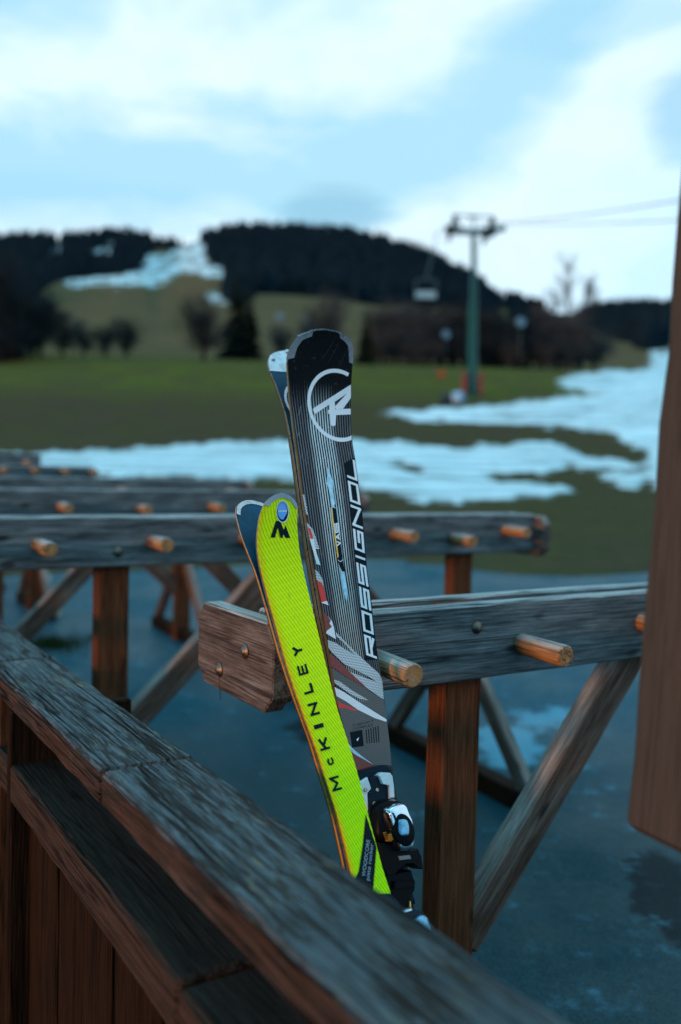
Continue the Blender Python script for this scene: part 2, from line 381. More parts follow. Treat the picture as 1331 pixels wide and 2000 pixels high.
# ------------------------------------------------------------------ world and sun
sh_ = (-d + n * .16).normalized(); SUN_AZ = math.atan2(sh_.x, sh_.y); SUN_EL = R(5)
w = bpy.data.worlds.new('World'); S.world = w; w.use_nodes = True
nt = w.node_tree; nt.nodes.clear(); N = NT(nt)
out = nt.nodes.new('ShaderNodeOutputWorld'); bg = nt.nodes.new('ShaderNodeBackground'); nt.links.new(bg.outputs[0], out.inputs[0])
sky = nt.nodes.new('ShaderNodeTexSky'); sky.sky_type = 'NISHITA'; sky.sun_disc = False; sky.sun_elevation = SUN_EL; sky.sun_rotation = SUN_AZ
sky.altitude = 900; sky.dust_density = .6; sky.ozone_density = 2.5
dirv = nt.nodes.new('ShaderNodeTexCoord').outputs['Generated']
sx, sy, sz = N.sep(dirv)
wn = N.noise(N.vm('MULTIPLY', dirv, (3.0, 3.0, 8.0)), 1.0, 6, .55, .6)
wn2 = N.noise(N.vm('ADD', N.vm('MULTIPLY', dirv, (7.0, 7.0, 15.0)), (3, 1, 7)), 1.0, 5, .55, .4)
sxp = N.math('MINIMUM', N.math('MAXIMUM', sx, 0.0), .5)
q = N.math('ADD', N.math('SUBTRACT', N.math('MULTIPLY', sx, .14), sz), N.math('MULTIPLY', N.math('MULTIPLY', sxp, sxp), 2.0))
q = N.math('ADD', q, N.math('ADD', N.math('MULTIPLY_ADD', wn, .16, -.08), N.math('MULTIPLY_ADD', wn2, .16, -.08)))
cr = nt.nodes.new('ShaderNodeValToRGB'); N.put(cr.inputs[0], N.math('MULTIPLY_ADD', q, 1.25, 1.0))
els = cr.color_ramp.elements
def lin(c): return tuple(((x / 255 / 12.92) if x < 10.3 else ((x / 255 + .055) / 1.055) ** 2.4) for x in c)
BL = lin((140, 205, 233)); WH = lin((228, 245, 252)); BL2 = lin((172, 221, 243)); DB = lin((96, 168, 204))
WH = (.61, .76, .845); BL2 = (.335, .585, .72); DB = (.165, .40, .53)
stops = [(-.8, (.46, 1.06, 1.32)), (-.68, (.30, .70, .90)), (-.56, DB), (-.50, BL2), (-.435, WH), (-.395, WH), (-.345, BL2), (-.29, BL2), (-.235, WH), (-.16, WH), (-.02, (.56, .76, .90)), (.0, (.5, .72, .88))]
while len(els) > 1: els.remove(els[-1])
for i, (p_, c) in enumerate(stops):
    e = els[0] if i == 0 else els.new(1 + 1.25 * p_)
    e.position = 1 + 1.25 * p_; e.color = (*c, 1)
cl = cr.outputs[0]
# a small grey-blue cloud just above the ridge and a darker one at the right
def blob(px, py, rx, ry, amt):
    r_ = ray(px, py).normalized()
    dx = N.math('DIVIDE', N.math('SUBTRACT', sx, r_.x), rx); dz = N.math('DIVIDE', N.math('SUBTRACT', sz, r_.z), ry)
    D = N.math('ADD', N.vm('LENGTH', N.com(dx, dz, 0)), N.math('MULTIPLY_ADD', wn, 2.6, -1.3))
    return N.ramp(D, .45, 1.0, amt, 0, True)
for bpx, bpy_, rx, ry, am, cc in ((655, 422, .070, .030, .85, (128, 176, 200)), (1350, 205, .06, .075, .6, (110, 172, 204)), (1230, 35, .14, .03, .55, (140, 192, 218)), (150, 400, .22, .035, .4, (140, 192, 220))):
    cl = N.mix(blob(bpx, bpy_, rx, ry, am), cl, lin(cc))
behind = N.ramp(N.math('ADD', N.math('MULTIPLY', sx, .45), N.math('MULTIPLY', sy, .9)), -.6, .3, 1.0, 0.0, True)
cl = N.mix(behind, cl, N.mix(1.0, cl, (.40, .80, .96), 'MULTIPLY'))
wn3 = N.noise(N.vm('MULTIPLY', dirv, (16, 16, 30)), 1.0, 5, .6)
cl = N.mix(N.ramp(wn3, .35, .65, .0, .20), cl, (.34, .54, .66))
cl10 = N.vm('MULTIPLY', cl, (10.6, 10.6, 10.6))
nt.links.new(N.mix(.94, sky.outputs[0], cl10), bg.inputs[0]); bg.inputs[1].default_value = .1

sun_d = bpy.data.lights.new('sun', 'SUN'); sun = bpy.data.objects.new('sun', sun_d); COL.objects.link(sun)
sun_d.energy = 1.6; sun_d.angle = R(6); sun_d.color = (1.0, .42, .14)
sdir = Vector((sh_.x * math.cos(SUN_EL), sh_.y * math.cos(SUN_EL), math.sin(SUN_EL)))
sun.rotation_euler = sdir.to_track_quat('Z', 'Y').to_euler(); sun.location = sdir * 20

# ------------------------------------------------------------------ ground sheet
def build_ground():
    tn = np.concatenate([np.linspace(-3.2, -.52, 40)[:-1], np.linspace(-.52, .52, 330), np.linspace(.52, 3.2, 40)[1:]])
    ys = np.concatenate([np.linspace(-30, 0, 12)[:-1], np.linspace(0, 1.2, 16)[:-1], np.geomspace(1.2, 9, 300), np.geomspace(9.1, 20, 34)[1:], np.geomspace(20.3, 84, 150), np.geomspace(86, 1500, 150)[:], np.geomspace(1550, 5000, 16)])
    Y, T = np.meshgrid(ys, tn, indexing='ij'); X = T * (np.maximum(Y, 0) + 1.5 + np.maximum(-Y, 0))
    Z = gz(X, Y)
    px, py = pix_np(X, Y, Z)
    vis = Y > .4
    def smooth5(a, b, pl): return np.mean([field(a + q * 9, b + r * 9, pl) for q in (-2, -1, 0, 1, 2) for r in (-1, 0, 1)], 0)
    hh = lambda k, s: np.sin(X * k + s) * np.cos(Y * k * .8 + 2 * s)
    jx = px + 4 * np.sin(py * .21 + px * .03) + 3 * np.sin(px * .11 + py * .5); jy = py + 2.0 * np.sin(px * .075) + 1.3 * np.sin(px * .19 + py * .1) + .8 * np.sin(px * .43)
    snow = np.mean([field(jx + a, jy + b, SNOW) & ~field(jx + a, jy + b, BARE) for a, b in ((0, 0), (9, 0), (-9, 0), (0, 3), (0, -3), (5, 5), (-5, -5), (14, 2), (-14, -2))], 0) * vis
    patchy = (np.sin(px * .11 + 2 * np.sin(py * .3)) + np.sin(py * .55 + px * .05) + .8 * np.sin(px * .31 + py * .2)) > -1.15
    snow = np.where(Y > 300, snow * patchy, snow)
    forest = field(jx, py, FOREST) & (Y > 300)
    asph = Y < ASPH_Y + .7 * np.sin(X * .9 + 2) + .5 * np.sin(X * .37) + .25 * np.sin(X * 2.1 + 1) + .12 * X
    wet_shade = smooth5(jx, jy, [[(1205, 1675), (1270, 1660), (1345, 1690), (1345, 1870), (1300, 1830), (1262, 1800), (1228, 1760), (1240, 1720)], [(560, 1415), (600, 1395), (625, 1420), (615, 1460), (580, 1450)]]) * (vis & (Y < 6))  # dark patches: shade under the hanging board painted in, and a wet spot
    ice = smooth5(jx, jy, [[(920, 1440), (960, 1415), (1030, 1425), (1070, 1465), (1020, 1500), (950, 1490)], [(150, 1182), (166, 1182), (164, 1192), (150, 1192)], [(1000, 1400), (1100, 1380), (1130, 1410), (1050, 1425)]]) * (vis & (Y < 7))
    Z = Z + snow * np.clip((Y - 8) * .006, 0, .09)
    rough = np.where((Y > 9) & (Y < 90), .03 * np.sin(X * 1.7 + Y) * np.sin(Y * 1.3 + X * .3), 0) + np.where(Y > 200, 1.2 * np.sin(X * .043 + 1) * np.sin(Y * .037), 0)
    Z = Z + rough
    nr, nc = Y.shape
    me = bpy.data.meshes.new('ground')
    idx = np.arange(nr * nc).reshape(nr, nc)
    Fq = np.stack([idx[:-1, :-1], idx[:-1, 1:], idx[1:, 1:], idx[1:, :-1]], -1).reshape(-1, 4)
    me.vertices.add(nr * nc); me.vertices.foreach_set('co', np.stack([X, Y, Z], -1).astype(np.float32).ravel())
    me.loops.add(Fq.size); me.loops.foreach_set('vertex_index', Fq.astype(np.int32).ravel())
    me.polygons.add(len(Fq)); me.polygons.foreach_set('loop_start', np.arange(0, Fq.size, 4, dtype=np.int32)); me.polygons.foreach_set('loop_total', np.full(len(Fq), 4, np.int32))
    me.polygons.foreach_set('use_smooth', np.ones(len(Fq), bool))
    me.update(calc_edges=True)
    for nm, a in (('snow', snow), ('forest', forest), ('asphalt', asph), ('wet_shade', wet_shade), ('ice', ice), ('far', np.clip((Y - 75) / 60, 0, 1))):
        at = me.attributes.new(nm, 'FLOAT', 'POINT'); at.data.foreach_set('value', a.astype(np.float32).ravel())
    m, nt, bs = mat('ground_surface'); N = NT(nt); p = N.geo('Position')
    n1 = N.noise(p, .35, 6, .6); n2 = N.noise(p, 3.5, 6, .65); n3 = N.noise(p, 160, 3, .7); n4 = N.noise(p, 26, 5, .65); n5 = N.noise(p, .06, 5, .6)
    py_w = N.sep(p)[1]
    gband = N.math('MULTIPLY', N.ramp(py_w, 54, 64), N.ramp(n1, .3, .6, 1, .35))
    grass = N.mix(N.ramp(n1, .38, .62), (.078, .068, .028), (.084, .060, .036))
    grass = N.mix(gband, grass, (.118, .128, .022))
    grass = N.mix(N.ramp(n2, .35, .75, 0, .7), grass, (.040, .034, .022))
    meadow = N.mix(N.ramp(n5, .35, .65), (.135, .092, .052), (.090, .070, .036))
    grass = N.mix(N.attr('far', 'Fac'), grass, meadow)
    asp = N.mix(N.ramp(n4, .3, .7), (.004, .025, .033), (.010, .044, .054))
    asp = N.mix(N.math('MULTIPLY', N.ramp(N.math('ADD', py_w, N.math('MULTIPLY_ADD', n1, 2.4, -1.2)), 2.7, 4.6, 0, 1, True), .8), asp, N.mix(N.ramp(n4, .3, .7), (.008, .066, .098), (.020, .105, .145)))  # farther asphalt bluer: wet sky sheen put into the colour
    asp = N.mix(N.ramp(n3, .42, .72, 0, .75), asp, (.036, .085, .098))
    asp = N.mix(N.ramp(N.noise(p, 70, 3, .6), .62, .70, 0, .7), asp, (.02, .022, .024))
    big = N.noise(p, 1.1, 5, .6)
    asp = N.mix(N.ramp(big, .45, .7, 0, .55), asp, (.009, .030, .038))
    wv = N.ramp(N.math('ADD', N.attr('wet_shade', 'Fac'), N.math('MULTIPLY_ADD', N.noise(p, 12, 5, .65), 1.6, -.8)), .25, .75, 0, 1, True)
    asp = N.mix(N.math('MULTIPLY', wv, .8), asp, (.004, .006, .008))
    iv = N.ramp(N.math('ADD', N.attr('ice', 'Fac'), N.math('MULTIPLY_ADD', N.noise(p, 9, 5, .7), 2.2, -1.1)), .1, .8, 0, .8, True)
    asp = N.mix(iv, asp, (.10, .30, .40))
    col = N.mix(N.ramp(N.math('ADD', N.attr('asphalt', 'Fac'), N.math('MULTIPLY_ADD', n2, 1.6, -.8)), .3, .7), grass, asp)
    col = N.mix(N.attr('forest', 'Fac'), col, (.012, .014, .012))
    sn = N.ramp(N.math('ADD', N.attr('snow', 'Fac'), N.math('MULTIPLY', N.math('MULTIPLY_ADD', N.noise(N.vm('MULTIPLY', p, (.45, .9, 1)), 1.0, 7, .75), 4.4, -2.3), N.ramp(N.attr('snow', 'Fac'), .02, .3))), .15, .8, 0, 1, True)
    snc = N.mix(N.ramp(N.noise(N.vm('MULTIPLY', p, (.25, .8, 1)), 1.0, 6, .7), .42, .62, 0, .85), (.66, .77, .80), (.34, .41, .43))
    col = N.mix(sn, col, snc)
    N.put(bs.inputs['Base Color'], col)
    ra = N.ramp(big, .35, .65, .60, .36)
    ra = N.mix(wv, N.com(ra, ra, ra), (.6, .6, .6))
    ra = N.mix(N.attr('asphalt', 'Fac'), (.95, .95, .95), ra)
    N.put(bs.inputs['Roughness'], N.sep(N.mix(sn, ra, (.8, .8, .8)))[0])
    N.put(bs.inputs['Specular IOR Level'], N.math('MULTIPLY', N.attr('asphalt', 'Fac'), N.ramp(big, .35, .65, .02, .14)))
    hb = N.math('ADD', N.math('MULTIPLY', n3, .35), N.math('MULTIPLY', n4, .6))
    N.put(bs.inputs['Normal'], N.bump(hb, .55, .006))
    me.materials.append(m)
    o = bpy.data.objects.new('ground', me); COL.objects.link(o)
    tag(o, 'asphalt yard running into grass, snow patches and a wooded hill', 'ground', kind='structure')
build_ground()

# ------------------------------------------------------------------ fence in the foreground
def FN(perp, r, z): return d * perp - n * r + UP * z
RZ = CZ - .43
fence = empty('wooden_fence', FN(.46, 1.0, 0), 'low weathered plank fence with a wide flat top rail in the foreground', 'fence')
P0 = .39; RW = .140
def r_of(px, py, z):
    p = on_plane(px, py, Vector((0, 0, z)), UP); return -n.dot(p)
rj1 = r_of(183, 1508, RZ); rj2 = r_of(60, 1286, RZ)
cuts = [-1.4, rj1, rj2, 4.2]
for a, b in zip(cuts, cuts[1:]):
    mb = MB(); plank(mb, FN(P0 + RW / 2, a + .0012, RZ - .025), FN(P0 + RW / 2, b - .0012, RZ - .025), UP, RW + random.uniform(-.001, .001), .05, .005, max(8, int((b - a) * 50)), .0011)
    mb.build('top_rail', W_RAIL, fence)
LZ = CZ - .585
rl = r_of(400, 1900, LZ)
for a, b, dz in ((-1.4, rl - .003, -.006), (rl + .003, 1.93, 0), (2.06, 4.2, 0)):
    mb = MB(); plank(mb, FN(P0 + .075, a, LZ - .036 + dz), FN(P0 + .075, b, LZ - .036 + dz), UP, .150, .072, .006, max(8, int((b - a) * 40)), .0014)
    mb.build('lower_rail', W_LOW, fence)
r_ = -1.4
while r_ < 4.1:
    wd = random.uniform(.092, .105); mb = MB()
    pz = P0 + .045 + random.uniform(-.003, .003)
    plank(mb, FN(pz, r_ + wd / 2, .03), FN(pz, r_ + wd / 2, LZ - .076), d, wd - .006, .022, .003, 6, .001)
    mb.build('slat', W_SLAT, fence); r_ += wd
for r_, a_ in ((1.995, .11), (-.9, .09), (3.4, .09)):
    mb = MB(); plank(mb, FN(P0 + .062, r_, -.05), FN(P0 + .062, r_, RZ - .052), n, a_, .11, .005, 12, .001); mb.build('post', W_POST, fence)
mb = MB(); plank(mb, FN(P0 + .118, 1.80, -.05), FN(P0 + .118, 1.80, RZ - .052), n, .24, .024, .004, 6, .001); mb.build('post', W_SLAT, fence)

# ------------------------------------------------------------------ ski racks
A1 = P(740, 1195, 1.61); N1 = n.dot(A1); S1 = d.dot(A1)
BH, BT, GAP = .145, .036, .056
def bolt(mb, p, nr, r=.011):
    lathe(mb, p, nr, [(0, r * 1.55), (.002, r * 1.5), (.0022, r), (.006, r * .82), (.0078, r * .4)], 14)
def rack(label, nk, zt, s0, s1, posts, pegs, blocks, brace_side, H=.97, detail=True, boltpos=(), group='timber ski racks in the yard'):
    mid = DN((s0 + s1) / 2, nk - .06, 0); bspan = .52 if boltpos else .60; root = empty('ski_rack', (mid.x, mid.y, g(mid.x, mid.y)), label, 'ski rack', group)
    zc = zt - BH / 2
    for k, off in ((0, -BT / 2), (1, -(BT * 1.5 + GAP))):
        mb = MB(); plank(mb, DN(s0, nk + off, zc), DN(s1, nk + off, zc), UP, BT, BH, .004, 60, .0012); mb.build('beam', W_BEAM, root)
    for s, br, tres in posts:
        c = DN(s, nk - BT - GAP / 2, 0); gr = g(c.x, c.y)
        mb = MB(); plank(mb, (c.x, c.y, gr - .05), (c.x, c.y, zt - .006), n, .096, GAP - .003, .004, 10, .0006); po = mb.build('post', W_POST, root)
        if br:
            e = DN(s + br * bspan, nk - BT - GAP / 2, zt - BH + .02); b0 = DN(s + br * .03, nk - BT - GAP / 2, (gr + .27 if boltpos else gr + .36) if not tres else gr + .30)
            mb = MB(); plank(mb, b0, e, n.cross(e - b0), .052, .078, .005, 8, .0006); mb.build('brace', W_BRACE, root)
        if tres:
            f0 = c + n * .42; f1 = c - n * .42
            mb = MB(); plank(mb, (f0.x, f0.y, g(f0.x, f0.y) + .035), (f1.x, f1.y, g(f1.x, f1.y) + .035), UP, .07, .07, .005, 2); mb.build('foot', W_SLAT, root)
            for sg in (1, -1):
                b0 = c + n * sg * .03 + UP * (gr + .52); b1 = c + n * sg * .40 + UP * (gr + .06)
                mb = MB(); plank(mb, b0, b1, d, .06, .042, .004, 3); mb.build('brace', W_BRACE, root)
    for i, (s, dz) in enumerate(pegs):
        mb = MB(); lathe(mb, DN(s, nk - BT, zt + dz), n + d * random.uniform(-.04, .04) + UP * random.uniform(-.03, .015), [(0, .021), (BT + .118, .021), (BT + .121, .0185)], 20)
        tl = (random.uniform(-.01, .01), 0); mb.build('peg', W_PEG, root)
        mb = MB(); lathe(mb, DN(s + .02, nk - BT - GAP, zt + dz), -n, [(0, .021), (BT + .108, .021), (BT + .111, .0185)], 16); mb.build('peg', W_PEG, root)
    for s, ln, c0 in blocks:   # end boards with clipped corners
        mb = MB(); hw = ln / 2; hh_ = BH / 2 + .004; cc = .030; th = .038
        cn = nk + c0; prof = [(-hw, -hh_ + cc), (-hw + cc, -hh_), (hw - cc, -hh_), (hw, -hh_ + cc), (hw, hh_ - cc), (hw - cc * .8, hh_), (-hw + cc * .8, hh_), (-hw, hh_ - cc)]
        rings = []
        offg = random.uniform(0, 30)
        for t, ins in ((0, .003), (.003, 0), (th - .003, 0), (th, .003)):
            rings.append([mb.vert(DN(s + t, cn + a * (1 - ins / hw), zc - .012 + b * (1 - ins / hh_)), (a + offg, b + .03, t)) for a, b in prof])
        for u, v in zip(rings, rings[1:]):
            for j in range(8): mb.face((u[(j + 1) % 8], u[j], v[j], v[(j + 1) % 8]))
        mb.face(rings[0]); mb.face(list(reversed(rings[-1])))
        bo = mb.build('end_board', W_BLOCK, root)
        if detail:
            for bx, by in boltpos:
                p = on_plane(bx, by, DN(s, 0, 0), d); mb = MB(); bolt(mb, p - d * .0005, -d, .0085); mb.build('bolt', STEEL, bo)
            p = on_plane(429, 1322, DN(s, 0, 0), d); q2 = on_plane(431, 1366, DN(s, 0, 0), d)
            mb = MB(); plank(mb, p, q2, d, .0028, .0012, .0003); mb.build('split', M_SIDE, bo)
    return root
b1 = on_plane(528, 1242, DN(S1 - .215, 0, 0), d)
r1 = rack('nearest timber ski rack holding the two pairs of skis, with a clipped end board', N1, A1.z, S1 - .175, S1 + 2.3,
          [(S1 + .232, 1, False), (S1 + 1.9, -1, False)], [(S1 - .005, -.085), (S1 + .348, -.085), (S1 + .70, -.065), (S1 + 1.05, -.08), (S1 + 1.4, -.08)],
          [(S1 - .2145, .310, -.147)], 1, boltpos=((480, 1272), (430, 1308)))
bm_ = MB(); bolt(bm_, on_plane(932, 1226, DN(0, N1, 0), n) , n, .008); bm_.build('bolt', STEEL, r1)
N2 = n.dot(P(212, 1010, 2.63)); Z2 = P(212, 1010, 2.63).z
sp2 = sd_at(212, N2)
rack('second timber ski rack, its right end with a dark reddish end board against the grass', N2, Z2, sp2 - 2.0, sd_at(1045, N2),
     [(sp2 + .03, 1, False), (sp2 - 1.25, 1, False), (sd_at(900, N2) + .05, -1, True)],
     [(sd_at(75, N2), -.075), (sd_at(300, N2), -.075), (sd_at(478, N2), -.07), (sd_at(640, N2), -.075), (sd_at(770, N2), -.065), (sd_at(886, N2), -.088), (sd_at(988, N2), -.06), (sd_at(75, N2) - .34, -.07)],
     [(sd_at(1045, N2), .22, -.06)], 1, detail=False)
bm_ = MB(); bolt(bm_, on_plane(231, 1078, DN(0, N2, 0), n), n, .010); bm_.build('bolt', STEEL, bpy.data.objects['ski_rack.001'])
for k, (nk, pxe, pz, lab) in enumerate(((N2 - 1.25, 700, (240, 957), 'third timber ski rack, seen between two blurred parallel beams left of the skis'),
                                       (N2 - 2.50, 478, (200, 934), 'fourth timber ski rack, on a trestle left of the skis, in front of the snow'),
                                       (N2 - 3.75, 182, (120, 910), 'fifth timber ski rack, a short blurred beam with a row of pegs against the snow'),
                                       (N2 - 5.0, 78, (40, 886), 'farthest timber ski rack, only its blurred end showing at the left edge'))):
    s_ = sd_at(pz[0], nk); Yk = DN(s_, nk, 0).y; zt = P(pz[0], pz[1], Yk).z; se = sd_at(pxe, nk)
    pg = [(se - .12 - .34 * i, -.07 - .012 * (i % 2)) for i in range(9)]
    if k == 2: pg = [(se - .02 - .20 * i, -.035) for i in range(12)]
    rack(lab, nk, zt, se - 3.6, se, [(se - .38, -1, True), (se - 1.75, 1, True), (se - 3.2, 1, True)], pg, [(se, .22, -.06)] if k < 2 else [], 1, detail=False)

# ------------------------------------------------------------------ leaning board at the right edge
far_e = P(1243, 1626, 1.02); pp = d.dot(far_e)
root = empty('hanging_board', (far_e + n * .3).to_tuple()[:2] + (0,), 'wide brown wooden board at the right edge, in front of the nearest rack', 'board')
lean = Vector((n.x * .052, n.y * .052, 1)).normalized()
mb = MB(); L_ = 1.5; c0 = far_e + n * .21
plank(mb, c0, c0 + lean * L_, n, .05, .42, .009, 20, .001)
mb.build('plank', W_PANEL, root)
mb = MB(); c1 = far_e + n * .36 + d * .0685
plank(mb, (c1.x, c1.y, -.05), (c1.x + lean.x * 1.3, c1.y + lean.y * 1.3, 2.3), n, .09, .09, .006, 4); mb.build('support_post', W_POST, root)

# ------------------------------------------------------------------ skis
def interp(xs, ys, x):
    return float(np.interp(x, xs, ys))
class SkiF:
    def __init__(s, O, alpha, w, tip, tiph=.05, tipl=.22):
        s.O = Vector(O); s.w = Vector(w).normalized(); m_ = Vector((s.w.y, -s.w.x, 0))
        s.a = (m_ * math.sin(alpha) - UP * math.cos(alpha)).normalized(); s.n = s.w.cross(s.a).normalized()
        if s.n.dot(m_) < 0: s.n = -s.n
        s.tiph = tiph; s.tipl = tipl; s.vt = 0
        p = on_plane(*tip, s.O + s.n * tiph, s.n); s.vt = (p - s.O).dot(s.a)
    def h(s, v): return s.tiph * ((s.tipl - v) / s.tipl) ** 2.2 if v < s.tipl else 0.0
    def uv(s, px, py, off=0):
        h = 0
        for _ in range(14):
            p = on_plane(px, py, s.O + s.n * (h + off), s.n); v = (p - s.O).dot(s.a) - s.vt; h = s.h(max(v, 0))
        return (p - s.O).dot(s.w), v
    def pt(s, px, py, off=0):
        u, v = s.uv(px, py, off); return s.at(u, v, off)
    def at(s, u, v, off=0): return s.O + s.w * u + s.a * (v + s.vt) + s.n * (s.h(max(v, 0)) + off)
def ski_mesh(sf, left, right, tailz, thick, mats, flip=False, dv=0, gap=.004, amp=1.0, name='ski'):
    L = [sf.uv(*q) for q in left]; Rr = [sf.uv(*q) for q in right]
    L.sort(key=lambda q: q[1]); Rr.sort(key=lambda q: q[1])
    lv = [q[1] for q in L]; lu = [q[0] for q in L]; rv = [q[1] for q in Rr]; ru = [q[0] for q in Rr]
    # extend straight to the ground
    vend = (sf.O.z - tailz) / -sf.a.z - sf.vt
    for vv, uu in ((lv, lu), (rv, ru)):
        sl = (uu[-1] - uu[-4]) / (vv[-1] - vv[-4]); uu.append(uu[-1] + sl * max(0, vend - vv[-1])); vv.append(max(vend, vv[-1] + .001))
    v0 = max(lv[0], rv[0])
    vs = [v0 + t for t in (0, .0006, .0015, .003, .005, .008, .012, .017, .023, .03, .038, .048, .06, .075, .09, .11, .13, .15, .175, .2, .23, .27)] + list(np.linspace(v0 + .32, vend, 34))
    K = 10
    mb = MB(); T = []; B = []
    th = lambda v: thick * (.35 + .65 * min(1, max(0, v) / .25))
    for v in vs:
        a, b = interp(lv, lu, v), interp(rv, ru, v)
        rowT = []; rowB = []
        for j in range(K + 1):
            s_ = j / K; u = a + (b - a) * s_
            if not flip: t = sf.at(u, v); bt = sf.at(u, v, -th(v))
            else:
                hh2 = -amp * sf.h(max(v, 0)); base = -2 * thick - gap
                t = sf.O + sf.w * u + sf.a * (v + dv + sf.vt) + sf.n * (hh2 + base); bt = t + sf.n * th(v)
            rowT.append(mb.vert(t)); rowB.append(mb.vert(bt))
        T.append(rowT); B.append(rowB)
    def side(p, q, i, rev):
        # sidewall in three strips: cap, core, steel edge
        ids = [(p[i], p[i + 1], q[i], q[i + 1])]
    for i in range(len(vs) - 1):
        for j in range(K):
            uvq = [(j / K, vs[i] - v0), ((j + 1) / K, vs[i] - v0), ((j + 1) / K, vs[i + 1] - v0), (j / K, vs[i + 1] - v0)]
            f1 = (T[i][j], T[i][j + 1], T[i + 1][j + 1], T[i + 1][j]); f2 = (B[i][j + 1], B[i][j], B[i + 1][j], B[i + 1][j + 1])
            mb.face(f1, 0, True, uvq); mb.face(f2, 1, True)
        for jj, sgn in ((0, 1), (K, -1)):
            strips = [0, .34, .78, 1.0]; prev = None
            for k, fr in enumerate(strips):
                pa = [Vector(mb.v[T[i][jj]]).lerp(Vector(mb.v[B[i][jj]]), fr), Vector(mb.v[T[i + 1][jj]]).lerp(Vector(mb.v[B[i + 1][jj]]), fr)]
                cur = [mb.vert(pa[0]), mb.vert(pa[1])]
                if prev: mb.face((prev[0], prev[1], cur[1], cur[0]), 1 + k, False)
                prev = cur
    for j in range(K):
        mb.face((T[0][j + 1], T[0][j], B[0][j], B[0][j + 1]), 4); mb.face((T[-1][j], T[-1][j + 1], B[-1][j + 1], B[-1][j]), 2)
    sf.v0 = v0; sf.L = (lv, lu); sf.R = (rv, ru)
    mid = sf.at(0, vend) if not flip else sf.at(0, vend, -.03)
    o = mb.build(name, mats, None, (mid.x, mid.y, mid.z))
    return o
def s_uv(sf, u, v):
    a, b = interp(*sf.L, v), interp(*sf.R, v); return (u - a) / (b - a) if abs(b - a) > 1e-6 else 0, v - sf.v0
LIFT = [0.0004]
def decal(mb, sf, poly, off=None, mi=0):
    """polygon traced on the sheet, laid as thin print on the surface"""
    LIFT[0] += .000006
    off = off or LIFT[0]
    pts = []; uvs = []
    for q in poly:
        u, v = sf.uv(*q, off); pts.append(sf.at(u, v, off)); uvs.append((u, v))
    tris = tessellate_polygon([[Vector((a, b, 0)) for a, b in uvs]])
    ids = [mb.vert(p) for p in pts]
    for t in tris:
        a, b, c = (Vector((*uvs[i], 0)) for i in t)
        nrm_ = (pts[t[1]] - pts[t[0]]).cross(pts[t[2]] - pts[t[0]])
        if nrm_.dot(sf.n) < 0: t = (t[0], t[2], t[1])
        mb.face([ids[i] for i in t], mi, False, [uvs[i] for i in t])
def band(mb, sf, outer, inner, mi=0, off=.0006, off2=None):
    k = max(len(outer), len(inner)) * 3
    def rs(pl):
        pl = [Vector(q) for q in pl]; cum = [0]
        for a, b in zip(pl, pl[1:]): cum.append(cum[-1] + (b - a).length)
        r = []
        for i in range(k + 1):
            t = cum[-1] * i / k; r.append((float(np.interp(t, cum, [q.x for q in pl])), float(np.interp(t, cum, [q.y for q in pl]))))
        return r
    O_, I_ = rs(outer), rs(inner); m = 3
    g_ = [[mb.vert(sf.pt(a[0] + (b[0] - a[0]) * j / m, a[1] + (b[1] - a[1]) * j / m, off + (0 if off2 is None else (off2 - off) * j / m))) for j in range(m + 1)] for a, b in zip(O_, I_)]
    for i in range(k):
        for j in range(m):
            f = [g_[i][j], g_[i + 1][j], g_[i + 1][j + 1], g_[i][j + 1]]
            a, b, c = (Vector(mb.v[q]) for q in f[:3])
            if (b - a).cross(c - a).dot(sf.n) < 0: f.reverse()
            mb.face(f, mi, True)
GLY = {'R': ([[(0, 0), (0, 1), (1, 1), (1, .42), (0, .42)], [(.42, .42), (1, 0)]], 1), 'O': ([[(0, 0), (0, 1), (1, 1), (1, 0), (0, 0)]], 1), 'S': ([[(1, 1), (0, 1), (0, .5), (1, .5), (1, 0), (0, 0)]], 1),
       'I': ([[(.5, 0), (.5, 1)]], .22), 'G': ([[(1, 1), (0, 1), (0, 0), (1, 0), (1, .5), (.45, .5)]], 1), 'N': ([[(0, 0), (0, 1), (1, 0), (1, 1)]], 1), 'L': ([[(0, 1), (0, 0), (1, 0)]], .9),
       'M': ([[(0, 0), (0, 1), (.5, .25), (1, 1), (1, 0)]], 1.15), 'K': ([[(0, 0), (0, 1)], [(1, 1), (.08, .42)], [(.38, .58), (1, 0)]], 1), 'E': ([[(1, 1), (0, 1), (0, 0), (1, 0)], [(0, .5), (.9, .5)]], .9),
       'Y': ([[(0, 1), (.5, .48), (1, 1)], [(.5, .48), (.5, 0)]], 1), 'c': ([[(.95, .58), (.6, .68), (.2, .62), (.04, .36), (.2, .08), (.6, 0), (.95, .1)]], .75),
       'A': ([[(0, 0), (.5, 1), (1, 0)], [(.2, .35), (.8, .35)]], 1), 'V': ([[(0, 1), (.5, 0), (1, 1)]], 1)}
